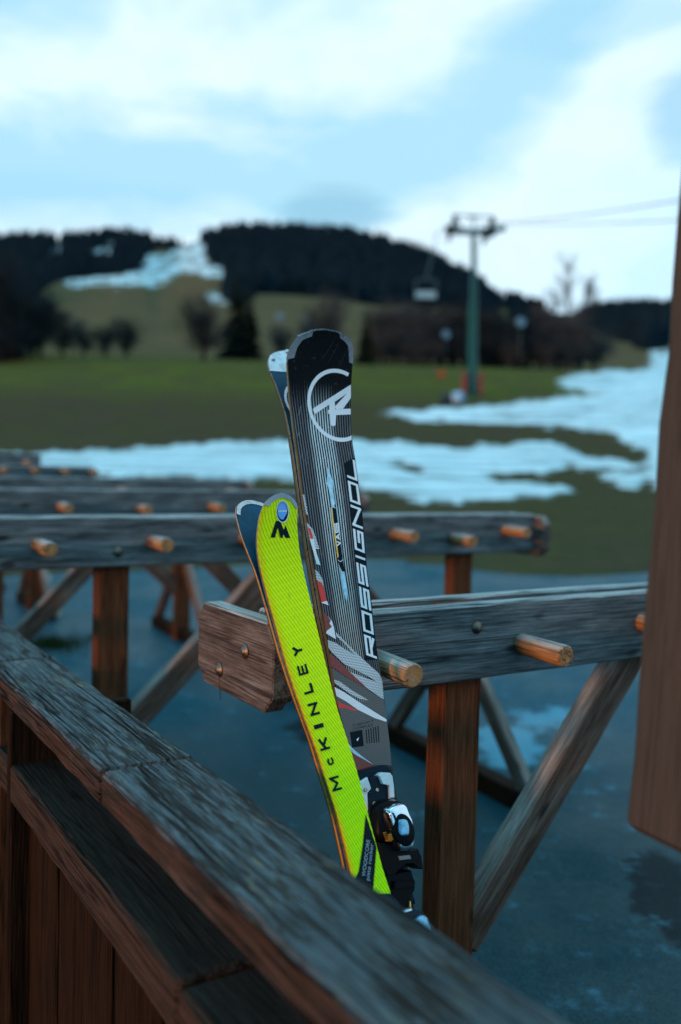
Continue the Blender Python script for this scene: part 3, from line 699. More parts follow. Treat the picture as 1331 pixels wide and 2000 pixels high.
def glyph(mb, sf, ch, base0, base1, top0, top1, t, slant=0.0, mi=0):
    """letter in the quad base0->base1 (reading direction) with its top at top0->top1 (pixels of the photo)"""
    base0, base1, top0, top1 = (Vector(q) for q in (base0, base1, top0, top1))
    lw = (base1 - base0).length; lh = (top0 - base0).length
    def M(x, y):
        x = x + slant * (y - .5); b = base0.lerp(base1, x); c = top0.lerp(top1, x); return b.lerp(c, y)
    tx, ty = t * lh / lw, t      # stroke thickness in glyph units
    for pl in GLY[ch][0]:
        for a, b in zip(pl, pl[1:]):
            ax, ay, bx, by = a[0] * (1 - tx) + tx / 2, a[1] * (1 - ty) + ty / 2, b[0] * (1 - tx) + tx / 2, b[1] * (1 - ty) + ty / 2
            X0, X1 = Vector((ax * lw, ay * lh)), Vector((bx * lw, by * lh)); D = (X1 - X0)
            if D.length < 1e-6: continue
            D.normalize(); Pn = Vector((-D.y, D.x)) * t * lh / 2
            strt = abs(D.x) > .99 or abs(D.y) > .99
            ex = D * t * lh / 2 if strt or ch == 'c' else D * t * lh * .25
            cs = [X0 - ex - Pn, X1 + ex - Pn, X1 + ex + Pn, X0 - ex + Pn]
            decal(mb, sf, [M(min(1.0, max(0, c.x / lw)), min(1, max(0, c.y / lh))) for c in cs], mi=mi)
def bfont(mb, sf, txt, o0, o1, up, mi=0, size=1.0):
    """text in Blender's built-in face; o0->o1 baseline in pixels, up = height vector in pixels"""
    c = bpy.data.curves.new('t', 'FONT'); c.body = txt; o = bpy.data.objects.new('t', c); COL.objects.link(o)
    me = o.to_mesh(); xs = [v.co.x for v in me.vertices]; x0, x1 = min(xs), max(xs)
    o0, o1, up = Vector(o0), Vector(o1), Vector(up)
    LIFT[0] += .00002; off = LIFT[0]
    ids = [mb.vert(sf.pt(*(o0.lerp(o1, (v.co.x - x0) / (x1 - x0)) + up * v.co.y), off)) for v in me.vertices]
    for p in me.polygons:
        f = [ids[i] for i in p.vertices]; a, b, c_ = (Vector(mb.v[q]) for q in f[:3])
        if (b - a).cross(c_ - a).dot(sf.n) < 0: f.reverse()
        mb.face(f, mi)
    o.to_mesh_clear(); bpy.data.objects.remove(o); bpy.data.curves.remove(c)

z1 = lambda pts: zz(pts, 440, 620, 3.697)
z2 = lambda pts: zz(pts, 460, 940, 3.915)
z3 = lambda pts: zz(pts, 540, 1300, 3.572)
zl = lambda pts: zz(pts, 600, 1080, 4.545)      # lower black sheet
ze = lambda pts: zz(pts, 580, 690, 9.507)       # emblem
z5 = lambda pts: zz(pts, 680, 1480, 5.265)      # binding

# ---- black pair
OB = DN(S1 - .05, N1 + .052, A1.z)
sb = SkiF(OB, R(19), d, (635, 642), .045, .20)
BL_L = [(635, 641.8), (613, 643.5), (598, 648), (582, 657), (575, 667), (568, 680), (564, 692), (562, 709), (565, 740), (567, 771), (572.5, 809), (578, 850), (586, 904), (593, 958), (602, 1020), (613, 1093), (627.5, 1177), (635, 1223), (642, 1252), (650.6, 1300), (660, 1364), (672, 1430), (686, 1500), (700, 1580), (715, 1660), (732, 1750)]
BL_R = [(635.2, 641.8), (648, 643), (660, 646.5), (675, 655), (686, 664.6), (690, 680), (691.5, 690), (689, 712), (686.5, 750), (685.6, 796), (687.5, 858), (694, 893), (706.4, 985), (713, 1053), (716.6, 1106), (725.4, 1168), (732, 1234), (739.7, 1291), (745, 1320), (751.8, 1372), (758, 1432), (766, 1493), (778, 1580), (791, 1660), (806, 1750)]
ski_b = ski_mesh(sb, BL_L, BL_R, .012, .012, [M_BLK, M_BASE, M_SIDE, M_OLIVE, M_EDGE])
tag(ski_b, 'tall black striped ski with white circle emblem, front of its pair', 'ski', 'black pair of skis')
ski_b2 = ski_mesh(sb, BL_L, BL_R, .012, .012, [M_BLK, M_BASE, M_SIDE, M_OLIVE, M_EDGE], flip=True, dv=-.012, amp=1.12)
tag(ski_b2, 'black ski mostly hidden behind the tall striped ski, pale tip curving back', 'ski', 'black pair of skis')
mb = MB()   # tip guards
band(mb, sb, z1([(440, 305), (447, 270), (468, 215), (525, 128), (640, 84)]), z1([(500, 292), (505, 270), (522, 215), (560, 163), (628, 135)]), 0, .0012, .0007)
band(mb, sb, z1([(822, 101), (868, 130), (912, 166), (928, 230), (925, 335)]), z1([(832, 148), (862, 170), (888, 205), (893, 240), (897, 325)]), 0, .0012, .0007)
band(mb, sb, z1([(520, 128), (640, 84), (720, 79), (818, 99), (912, 164)]), z1([(530, 140), (642, 96), (720, 90), (812, 108), (902, 172)]), 1, .0022, .0015)
mb.build('tip_guard', [M_TIPCAP, M_TIPEDGE], ski_b)
mb = MB()   # emblem: ring cut by the right edge, slanted letter
def rgt(y): return float(np.interp(y, [q[1] for q in BL_R], [q[0] for q in BL_R])) - .4
ring_o = []; ring_i = []
cx, cy = 770, 965
for k in range(0, 61):
    th = R(-62 - (360 - 118) * k / 60)
    ca, sa = math.cos(th), math.sin(th)
    tilt = .075 * sa
    ring_o.append(((cx + 570 * ca + 75 * sa), (cy + 678 * sa))); ring_i.append(((cx + 508 * ca + 68 * sa), (cy + 605 * sa)))
ring_o = [(min(x, rgt(y)), y) for x, y in ze(ring_o)]; ring_i = [(min(x, rgt(y)), y) for x, y in ze(ring_i)]
band(mb, sb, ring_o, ring_i, 0, .0005)
clipx = lambda pts: [(min(x, rgt(y)), y) for x, y in pts]
for pl in ([(300, 1040), (325, 1010), (1005, 582), (1010, 690), (930, 750), (700, 905), (590, 960), (350, 1122), (325, 1115)],
           [(600, 955), (705, 895), (712, 985), (730, 1140), (722, 1330), (705, 1348), (650, 1348), (635, 1330), (620, 1140), (585, 1120), (580, 1060), (605, 1040)],
           [(930, 750), (1010, 690), (1010, 830), (860, 1030), (725, 1040), (712, 985)],
           [(700, 1045), (865, 1032), (1010, 1030), (1015, 1135), (740, 1148), (700, 1140)]):
    decal(mb, sb, clipx(ze(pl)))
mb.build('emblem', M_WHITE, ski_b)
mb = MB()   # lettering along the right edge, on a dark strip
strip_l = [(672, 905), (683, 985), (690, 1050), (694, 1106), (703, 1168), (708, 1234), (714, 1290)]
strip_r = [(rgt(y), y) for y in (893, 985, 1053, 1106, 1168, 1234, 1288)]
band(mb, sb, strip_l, strip_r, 1, .0003)
word = 'ROSSIGNOL'
adv = {'I': .40}; tot = sum(adv.get(c, 1) for c in word); pos = 0
bl = lambda t: (float(np.interp(1287 - 394 * t, [893, 985, 1053, 1106, 1168, 1234, 1288], [693, 704.8, 711.2, 714.8, 723.5, 730, 737])), 1287 - 394 * t)
tp = lambda t: (float(np.interp(1287 - 394 * t, [893, 985, 1053, 1106, 1168, 1234, 1288], [674, 684.5, 691.5, 696.5, 703.5, 710, 716.5])), 1284 - 394 * t)
for c in word:
    a = adv.get(c, 1); t0 = (pos + .05) / tot; t1 = (pos + a - .08) / tot
    glyph(mb, sb, c, bl(t0), bl(t1), tp(t0), tp(t1), .235, slant=.12 if c != 'I' else .3); pos += a
mb.build('lettering', [M_WHITE, M_NAVY], ski_b)
mb = MB()   # printed shapes: blades, shards, halftone fields
W_, PB, RD, DR, DW, DG, NV, GD = range(8)
D = lambda pl, mi: decal(mb, sb, pl, mi=mi)
D(z1([(740, 1075), (778, 1180), (780, 1250), (795, 1345), (775, 1375), (762, 1300), (752, 1250), (735, 1200)]), PB)
D(z2([(742, 195), (768, 200), (822, 590), (800, 610), (780, 590)]), NV)
D(z2([(727, 205), (738, 215), (790, 570), (782, 590)]), GD)
D(z2([(795, 600), (820, 605), (830, 700), (858, 830), (855, 925), (838, 890), (812, 760)]), PB)
D(z2([(780, 600), (822, 600), (838, 690), (815, 690)]), NV)
for a, b in (((728, 205), (748, 193)), ((748, 193), (768, 203)), ((786, 600), (803, 612)), ((803, 612), (822, 602))):
    D(z2([a, b, (b[0], b[1] + 5), (a[0], a[1] + 5)]), W_)
D(z1([(560, 1280), (572, 1278), (600, 1430), (585, 1420)]), DW)
D(z1([(590, 1480), (600, 1490), (635, 1530), (655, 1590), (682, 1672), (650, 1672), (612, 1600)]), DW)
D(z1([(596, 1510), (618, 1530), (638, 1590), (618, 1600)]), RD)
D(z1([(612, 1600), (640, 1600), (655, 1680), (690, 1790), (660, 1780), (640, 1700)]), W_)
D(zl([(72, 145), (100, 170), (140, 235), (150, 310), (135, 270), (85, 240)]), DW)
D(zl([(88, 240), (135, 268), (160, 350), (175, 430), (128, 440)]), RD)
D(zl([(125, 440), (178, 425), (192, 465)]), W_)
D(zl([(138, 510), (185, 560), (210, 600), (205, 620), (222, 655), (178, 690), (168, 705)]), DR)
D(zl([(185, 560), (222, 605), (240, 660), (258, 765), (230, 750), (168, 712), (178, 690), (222, 655), (200, 625), (212, 600)]), W_)
D(zl([(255, 700), (300, 745), (420, 870), (560, 1000), (640, 1070), (668, 1130), (682, 1300), (640, 1275), (520, 1190), (380, 1055), (470, 1090), (620, 1145), (560, 1105), (420, 1030), (330, 985), (220, 880), (190, 840), (185, 772), (260, 800), (330, 850), (420, 900), (330, 800), (260, 740)]), DW)
D(zl([(200, 890), (250, 925), (330, 1010), (420, 1095), (500, 1165), (540, 1210), (440, 1150), (330, 1090), (215, 1000)]), DR)
D(zl([(222, 1015), (330, 1095), (450, 1160), (560, 1230), (682, 1305), (706, 1470), (620, 1415), (480, 1330), (545, 1308), (480, 1280), (380, 1220), (250, 1130), (235, 1120)]), DG)
D(zl([(240, 1122), (290, 1140), (400, 1220), (548, 1308), (470, 1295), (380, 1250), (245, 1155)]), DW)
D(zl([(245, 1190), (330, 1235), (440, 1310), (560, 1385), (705, 1475), (708, 1500), (600, 1465), (450, 1390), (350, 1320), (262, 1270)]), W_)
D(zl([(262, 1275), (350, 1325), (450, 1392), (600, 1468), (712, 1502), (735, 1700), (752, 1890), (690, 1880), (600, 1885), (400, 1740), (360, 1680), (280, 1370)]), DG)
D(zl([(270, 1320), (330, 1345), (390, 1370), (458, 1400), (400, 1398), (340, 1375), (285, 1380)]), RD)
D(zl([(365, 1690), (400, 1730), (470, 1790), (590, 1880), (520, 1840), (430, 1790), (380, 1770)]), PB)
D(zl([(385, 1755), (430, 1790), (520, 1842), (605, 1888), (560, 1905), (450, 1930), (420, 1920)]), DR)
D(zl([(380, 1590), (490, 1570), (505, 1715), (400, 1728)]), NV)
for i in range(6):
    x = 520 + i * 21; D(zl([(x, 1570 - i * 7), (x + 9, 1568 - i * 7), (x + 19, 1690 - i * 2), (x + 10, 1692 - i * 2)]), NV)
D(zl([(440, 1655), (462, 1635), (455, 1662), (446, 1672)]), W_)
bfont(mb, sb, 'Ti BASALT', zl([(402, 1545)])[0], zl([(592, 1500)])[0], (-.6, -7), NV)
bfont(mb, sb, 'COMPLEX', zl([(406, 1578)])[0], zl([(590, 1535)])[0], (-.6, -7), NV)
glyph(mb, sb, 'V', *z2([(810, 492), (806, 452), (776, 496), (772, 456)]), .3, mi=W_)
glyph(mb, sb, 'A', *z2([(805, 448), (799, 398), (770, 452), (764, 402)]), .26, mi=W_)
glyph(mb, sb, 'S', *z2([(798, 392), (790, 318), (763, 398), (755, 322)]), .26, mi=W_)
mb.build('printed_graphics', [M_WHITE, M_PALE, M_RED, M_DRED, M_DOTW, M_DOTG, M_NAVY, M_GOLD], ski_b)
# pale guard on the hidden ski's tip
mb = MB()
def back_at(u, v, off): 
    return sb.O + sb.w * u + sb.a * (v - .012 + sb.vt) + sb.n * (-1.12 * sb.h(max(v, 0)) - .028 + off)
lv, lu = sb.L; rv, ru = sb.R
rowsv = [sb.v0 + t for t in (.0008, .003, .007, .013, .02, .03, .04, .05, .06)]
gr_ = []
for v in rowsv:
    a, b = interp(lv, lu, v), interp(rv, ru, v); th_ = .012 * (.35 + .65 * min(1, v / .25))
    gr_.append([mb.vert(back_at(a + (b - a) * j / 8, v, th_ + .0012)) for j in range(9)])
for i in range(len(rowsv) - 1):
    for j in range(8): mb.face((gr_[i][j + 1], gr_[i][j], gr_[i + 1][j], gr_[i + 1][j + 1]), 0, True)
for v_, j_ in ((rowsv[5], .06), (rowsv[2], .22)):
    a, b = interp(lv, lu, v_), interp(rv, ru, v_)
    lathe(mb, back_at(a + (b - a) * j_, v_, .0075), sb.n, [(0, .0045), (.0025, .004), (.003, .001)], 12, 1)
mb.build('tip_guard', [simple('pale_tip_guard', (.62, .70, .74), .3, .3), M_TIPEDGE], ski_b2)
mb = MB(); 
for k in range(24):
    ang0, ang1 = 2 * math.pi * k / 24, 2 * math.pi * (k + 1) / 24; v_c = sb.v0 + .125
    q4 = []
    for an, rr in ((ang0, .036), (ang1, .036), (ang1, .031), (ang0, .031)):
        v_ = v_c + rr * math.sin(an) * 1.15; a = interp(lv, lu, v_c)
        u_ = a + .042 + rr * math.cos(an); th_ = .012 * (.35 + .65 * min(1, v_ / .25))
        q4.append(mb.vert(back_at(u_, v_, th_ + .0006)))
    mb.face(list(reversed(q4)), 0)
mb.build('emblem', M_WHITE, ski_b2)

# ---- binding on the black ski
def prism(mb, sf, poly, h1, h0, bev=.12, mi=0, sm=False, dome=False):
    for _ in range(2 if (sm or dome) else 0):
        poly = [q for a, b in zip(poly, poly[1:] + poly[:1]) for q in ((a[0] * .75 + b[0] * .25, a[1] * .75 + b[1] * .25), (a[0] * .25 + b[0] * .75, a[1] * .25 + b[1] * .75))]
    c = Vector((sum(q[0] for q in poly) / len(poly), sum(q[1] for q in poly) / len(poly)))
    ins = lambda k: [c + (Vector(q) - c) * k for q in poly]
    ht = h1 - h0
    lay = [(1.0, h0), (1.0, h1 - ht * .25), (1 - bev * .35, h1 - ht * .08), (1 - bev, h1)]
    if dome: lay = [(1.0, h0), (1.0, h1 - ht * .45), (.97, h1 - ht * .2), (.92, h1 - ht * .06), (.82, h1)]
    rings = []
    for k, h in lay:
        rings.append([mb.vert(sf.pt(q[0], q[1], h1) - sf.n * (h1 - h)) for q in ins(k)])
    m = len(poly)
    a, b, c_ = (Vector(mb.v[q]) for q in rings[-1][:3]); ori = sum(((Vector(mb.v[rings[-1][i]]) - Vector(mb.v[rings[-1][0]])).cross(Vector(mb.v[rings[-1][(i + 1) % m]]) - Vector(mb.v[rings[-1][0]]))).dot(sf.n) for i in range(m)) > 0
    for u, v in zip(rings, rings[1:]):
        for j in range(m):
            f = (u[j], u[(j + 1) % m], v[(j + 1) % m], v[j]); mb.face(f if ori else f[::-1], mi, sm)
    top = rings[-1] if ori else rings[-1][::-1]
    tr = tessellate_polygon([[Vector((*q, 0)) for q in ins(.9)]])
    for t in tr:
        f = [rings[-1][i] for i in t]; p_, q_, r_2 = (Vector(mb.v[i]) for i in f)
        if (q_ - p_).cross(r_2 - p_).dot(sf.n) < 0: f.reverse()
        mb.face(f, mi, sm)
def part(name, parent, sf, specs, mats):
    mb = MB()
    for s_ in specs: prism(mb, sf, *s_[:1], **s_[1])
    return mb.build(name, mats, parent)
bp = part('binding', ski_b, sb, [(z5([(105, 215), (120, 150), (225, 105), (345, 75), (430, 98), (452, 150), (450, 205), (330, 150), (225, 190), (130, 250)]), dict(h1=.012, h0=-.001, bev=.06)),
                                 (z5([(130, 230), (300, 180), (440, 200), (470, 400), (500, 900), (700, 1500), (480, 1560), (330, 1150), (230, 620)]), dict(h1=.007, h0=-.001, bev=.05)),
                                 (z5([(215, 195), (320, 185), (352, 262), (420, 290), (432, 425), (380, 470), (340, 500), (300, 620), (215, 600), (200, 365), (240, 310)]), dict(h1=.019, h0=.004, bev=.08))], [M_NAVYP])
part('binding_arm', bp, sb, [(z5([(122, 250), (205, 196), (243, 310), (200, 362), (207, 545), (186, 500), (150, 380)]), dict(h1=.018, h0=.004, bev=.1))], [M_WHITEP])
part('binding_arm', bp, sb, [(z5([(318, 178), (350, 148), (440, 152), (462, 180), (478, 290), (486, 420), (436, 424), (426, 285), (356, 268)]), dict(h1=.024, h0=.004, bev=.1))], [M_WHITEP])
part('toe_housing', bp, sb, [(z5([(330, 470), (420, 425), (540, 432), (600, 465), (690, 650), (705, 900), (640, 965), (520, 955), (400, 870), (310, 850), (300, 640)]), dict(h1=.042, h0=.004, dome=True, sm=True)),
                             (z5([(300, 860), (420, 880), (540, 965), (640, 958), (735, 928), (770, 1010), (792, 1150), (745, 1130), (690, 1085), (600, 1090), (520, 1150), (480, 1205), (400, 1230), (340, 1120)]), dict(h1=.040, h0=.006, bev=.1)),
                             (z5([(340, 1120), (480, 1195), (520, 1180), (655, 1155), (680, 1235), (698, 1275), (690, 1370), (650, 1430), (650, 1540), (560, 1560), (500, 1480), (430, 1400)]), dict(h1=.030, h0=.004, bev=.06)),
                             (z5([(480, 1270), (700, 1265), (692, 1320), (470, 1350)]), dict(h1=.036, h0=.02, bev=.1))], [M_BLACKP])
cov = part('toe_cover', bp, sb, [(z5([(412, 528), (470, 495), (525, 470), (608, 462), (640, 560), (690, 655), (706, 880), (690, 948), (620, 962), (548, 968), (520, 890), (480, 780)]), dict(h1=.060, h0=.034, dome=True, sm=True))], [M_CHROME])
part('cover_recess', cov, sb, [(z5([(540, 568), (605, 585), (655, 640), (690, 730), (692, 840), (650, 905), (590, 915), (530, 880), (478, 810), (470, 730), (500, 620)]), dict(h1=.0625, h0=.055, bev=.08, sm=True))], [M_BLACKP])
part('release_lever', cov, sb, [(z5([(522, 640), (560, 628), (612, 630), (640, 700), (640, 800), (605, 812), (540, 818), (525, 760)]), dict(h1=.0655, h0=.058, bev=.2, sm=True))], [M_BCHROME])
mb = MB(); lathe(mb, sb.pt(*z5([(455, 470)])[0], .030), sb.n * .3 - sb.a, [(-.012, .0075), (.004, .0075), (.005, .0055), (.0055, .001)], 14); mb.build('spring_cap', M_CHROME, bp)
mb = MB(); 
for i in range(5): prism(mb, sb, z5([(378 + i * 8, 770 + i * 20), (402 + i * 8, 762 + i * 20), (404 + i * 8, 770 + i * 20), (380 + i * 8, 779 + i * 20)]), .0475, .040, .1)
prism(mb, sb, z5([(425, 780), (465, 800), (452, 862), (432, 850)]), .0475, .040, .1)
mb.build('setting_scale', M_GOLD, bp)
mb = MB(); prism(mb, sb, z5([(634, 1478), (648, 1474), (651, 1545), (637, 1556)]), .033, .026, .1); mb.build('brake_lever_glint', M_GOLD, bp)  # gold prism paints in the orange glint on the brake lever
for q_ in ((400, 215), (180, 330), (300, 330), (270, 470)):
    mb = MB(); lathe(mb, sb.pt(*z5([q_])[0], .0185), sb.n, [(0, .0032), (.0012, .003), (.0016, .0018), (.0006, .0012)], 10); mb.build('screw', M_EDGE, bp)
mb = MB(); prism(mb, sb, z5([(520, 1010), (640, 1000), (655, 1040), (535, 1055)]), .0415, .038, .1); mb.build('grey_pad', M_TIPCAP, bp)

# ---- yellow pair
by_ = P(590, 1250, 1.40)
AYL = R(48)
sy_ = SkiF(by_, R(27), (math.sin(AYL), math.cos(AYL), 0), (550, 962.5), .040, .17)
YL_L = [(550, 962.5), (538, 965.5), (527, 972), (520, 979), (516, 986), (510, 1001), (507, 1012), (503.5, 1042), (503, 1068), (506.7, 1098), (517, 1139), (528.4, 1183), (541, 1226), (556.5, 1285), (571, 1332), (584, 1370), (602, 1420), (622, 1473), (637, 1524), (657, 1585), (671, 1636), (685, 1697), (690, 1720), (706, 1790), (728, 1870)]
YL_R = [(550.2, 962.5), (558, 964), (568, 969), (575, 975), (580, 983), (582.6, 991), (580.8, 1006), (581, 1027), (585, 1073), (593, 1114), (603, 1157), (616, 1211), (628.6, 1264), (644, 1326), (659, 1384), (674, 1430), (690, 1479), (705, 1532), (719, 1590), (736, 1652), (752, 1712), (764, 1745), (785, 1812), (805, 1880)]
ski_y = ski_mesh(sy_, YL_L, YL_R, .012, .0078, [M_YEL, M_BASE, M_ORNG, M_OLIVE, M_EDGE])
tag(ski_y, 'bright lime yellow ski with dark letters and a round blue sticker', 'ski', 'yellow pair of skis')
ski_y2 = ski_mesh(sy_, YL_L, YL_R, .012, .0078, [M_YEL, M_BASE, M_SIDE, M_ORNG, M_EDGE], flip=True, dv=-.026, amp=.80, gap=.001)
tag(ski_y2, 'ski behind the lime yellow one, its dark blue base and grey rim curving left', 'ski', 'yellow pair of skis')
mb = MB()
band(mb, sy_, [(515.5, 986.5), (520, 979), (527, 972), (538, 965.4), (550, 962.4), (558, 963.9), (568, 968.8), (575, 974.9), (580, 983), (582.8, 991.5)], [(526.5, 988.5), (530, 983), (537, 977.5), (545, 974), (553, 972), (560, 974), (567, 978), (572, 983), (576, 989), (580, 996)], 0, .0018, .0012)
mb.build('tip_guard', simple('light_tip_guard', (.30, .34, .38), .3, .6), ski_y)
mb = MB()
decal(mb, sy_, z2([(270, 430), (312, 300), (345, 308), (372, 372), (385, 335), (421, 433), (385, 432), (368, 402), (363, 434), (345, 430), (325, 352), (304, 430)]), mi=0)
mb.build('emblem', M_NAVY, ski_y); mb = MB()
posn = {0: (1541, 1514, 'M', 1.0), 1: (1493, 1478, 'c', 1.0), 2: (1462, 1438, 'K', 1), 3: (1420, 1411, 'I', 1), 4: (1394, 1370, 'N', 1), 5: (1352, 1333, 'L', 1), 6: (1315, 1296, 'E', 1), 7: (1278, 1259, 'Y', 1)}
yb = lambda y: (668 + (y - 1537) * .287 + .00004 * (y - 1537) * (y - 1262), y)
for y0, y1, c, _ in posn.values():
    b0, b1 = Vector(yb(y0)), Vector(yb(y1)); ax_ = (b1 - b0).normalized(); pv = Vector((ax_.y, -ax_.x)) * (19.0 if c != 'c' else 17.5)
    glyph(mb, sy_, c, b0, b1, b0 + pv, b1 + pv, {'I': .45, 'c': .2, 'E': .21, 'M': .24}.get(c, .26))
mb.build('lettering', [M_NAVY], ski_y)
mb = MB()
decal(mb, sy_, z3([(625, 1038), (700, 1268), (672, 1620), (520, 1545), (575, 1440), (605, 1250)]), mi=0)
bfont(mb, sy_, 'WOODCORE', z3([(620, 1472)])[0], z3([(654, 1218)])[0], (-9.5, -2.6), 1)
bfont(mb, sy_, 'piste rocker', z3([(648, 1500)])[0], z3([(678, 1244)])[0], (-9.5, -2.2), 1)
mb.build('printed_band', [M_NAVY, simple('grey_print', (.30, .38, .44), .4)], ski_y)
mb = MB()
def ell(cx, cy, rx, ry, k=28): return [(cx + rx * math.cos(2 * math.pi * i / k), cy + ry * math.sin(2 * math.pi * i / k)) for i in range(k)]
decal(mb, sy_, z2(ell(363, 232, 49, 86)), mi=0); decal(mb, sy_, z2(ell(362, 232, 43, 78)), mi=2); decal(mb, sy_, z2([p_ for p_ in ell(361, 230, 35, 62) if not (p_[0] > 375 and p_[1] > 255)]), mi=1)
decal(mb, sy_, z2([(330, 224), (396, 222), (396, 232), (330, 234)]), mi=0); decal(mb, sy_, z2([(335, 226), (362, 225), (362, 231), (335, 232)]), mi=3)
for k in range(14):
    a_ = R(195 + k * 11.5); x_, y_ = 362 + 39 * math.cos(a_), 232 + 70 * math.sin(a_); decal(mb, sy_, z2([(x_ - 2, y_ - 4), (x_ + 2, y_ - 4), (x_ + 2, y_ + 4), (x_ - 2, y_ + 4)]), mi=0)
mb.build('sticker', [M_WHITE, M_STICK, M_NAVY, M_GOLD], ski_y)
# rim on the hidden yellow ski
mb = MB(); lv, lu = sy_.L; rv, ru = sy_.R
def yb_at(u, v, off): return sy_.O + sy_.w * u + sy_.a * (v - .026 + sy_.vt) + sy_.n * (-.80 * sy_.h(max(v, 0)) - .0166 + off)
pts_o = []
for v in [sy_.v0 + t for t in (.03, .022, .015, .009, .005, .002, .0005)]: pts_o.append((interp(lv, lu, v), v))
for v in [sy_.v0 + t for t in (.0005, .002, .005, .009, .015, .022, .03)]: pts_o.append((interp(rv, ru, v), v))
uc = sum(q[0] for q in pts_o) / len(pts_o); vc = sy_.v0 + .045; prev = None
for u_, v_ in pts_o:
    th_ = .0078 * (.35 + .65 * min(1, v_ / .25)); ui, vi = uc + (u_ - uc) * .84, vc + (v_ - vc) * .82
    cur = (mb.vert(yb_at(u_, v_, th_ + .0018)), mb.vert(yb_at(ui, vi, th_ + .0012)))
    if prev: mb.face((prev[0], prev[1], cur[1], cur[0]), 0, True)
    prev = cur
mb.build('tip_guard', M_TIPEDGE, ski_y2)
yb_ = part('binding', ski_y, sy_, [(z5([(300, 1450), (345, 1395), (440, 1392), (520, 1470), (570, 1600), (640, 1800), (420, 1800)]), dict(h1=.012, h0=-.001, bev=.08)),
                                   (z5([(540, 1640), (640, 1570), (720, 1545), (790, 1585), (850, 1700), (980, 1900), (1060, 2010), (800, 2010)]), dict(h1=.045, h0=.0, bev=.08, sm=True))], [M_NAVYP])
part('toe_cover', yb_, sy_, [(z5([(690, 1660), (740, 1615), (800, 1590), (880, 1720), (970, 1880), (1055, 1985), (1000, 2060), (860, 2040), (760, 1850)]), dict(h1=.062, h0=.03, dome=True, sm=True))], [M_BCHROME])
mb = MB(); lathe(mb, sy_.pt(*z5([(600, 1590)])[0], .03), sy_.n * .25 - sy_.a, [(-.02, .0095), (.004, .0095), (.0055, .007), (.0058, .001)], 14); mb.build('spring_cap', M_CHROME, yb_)

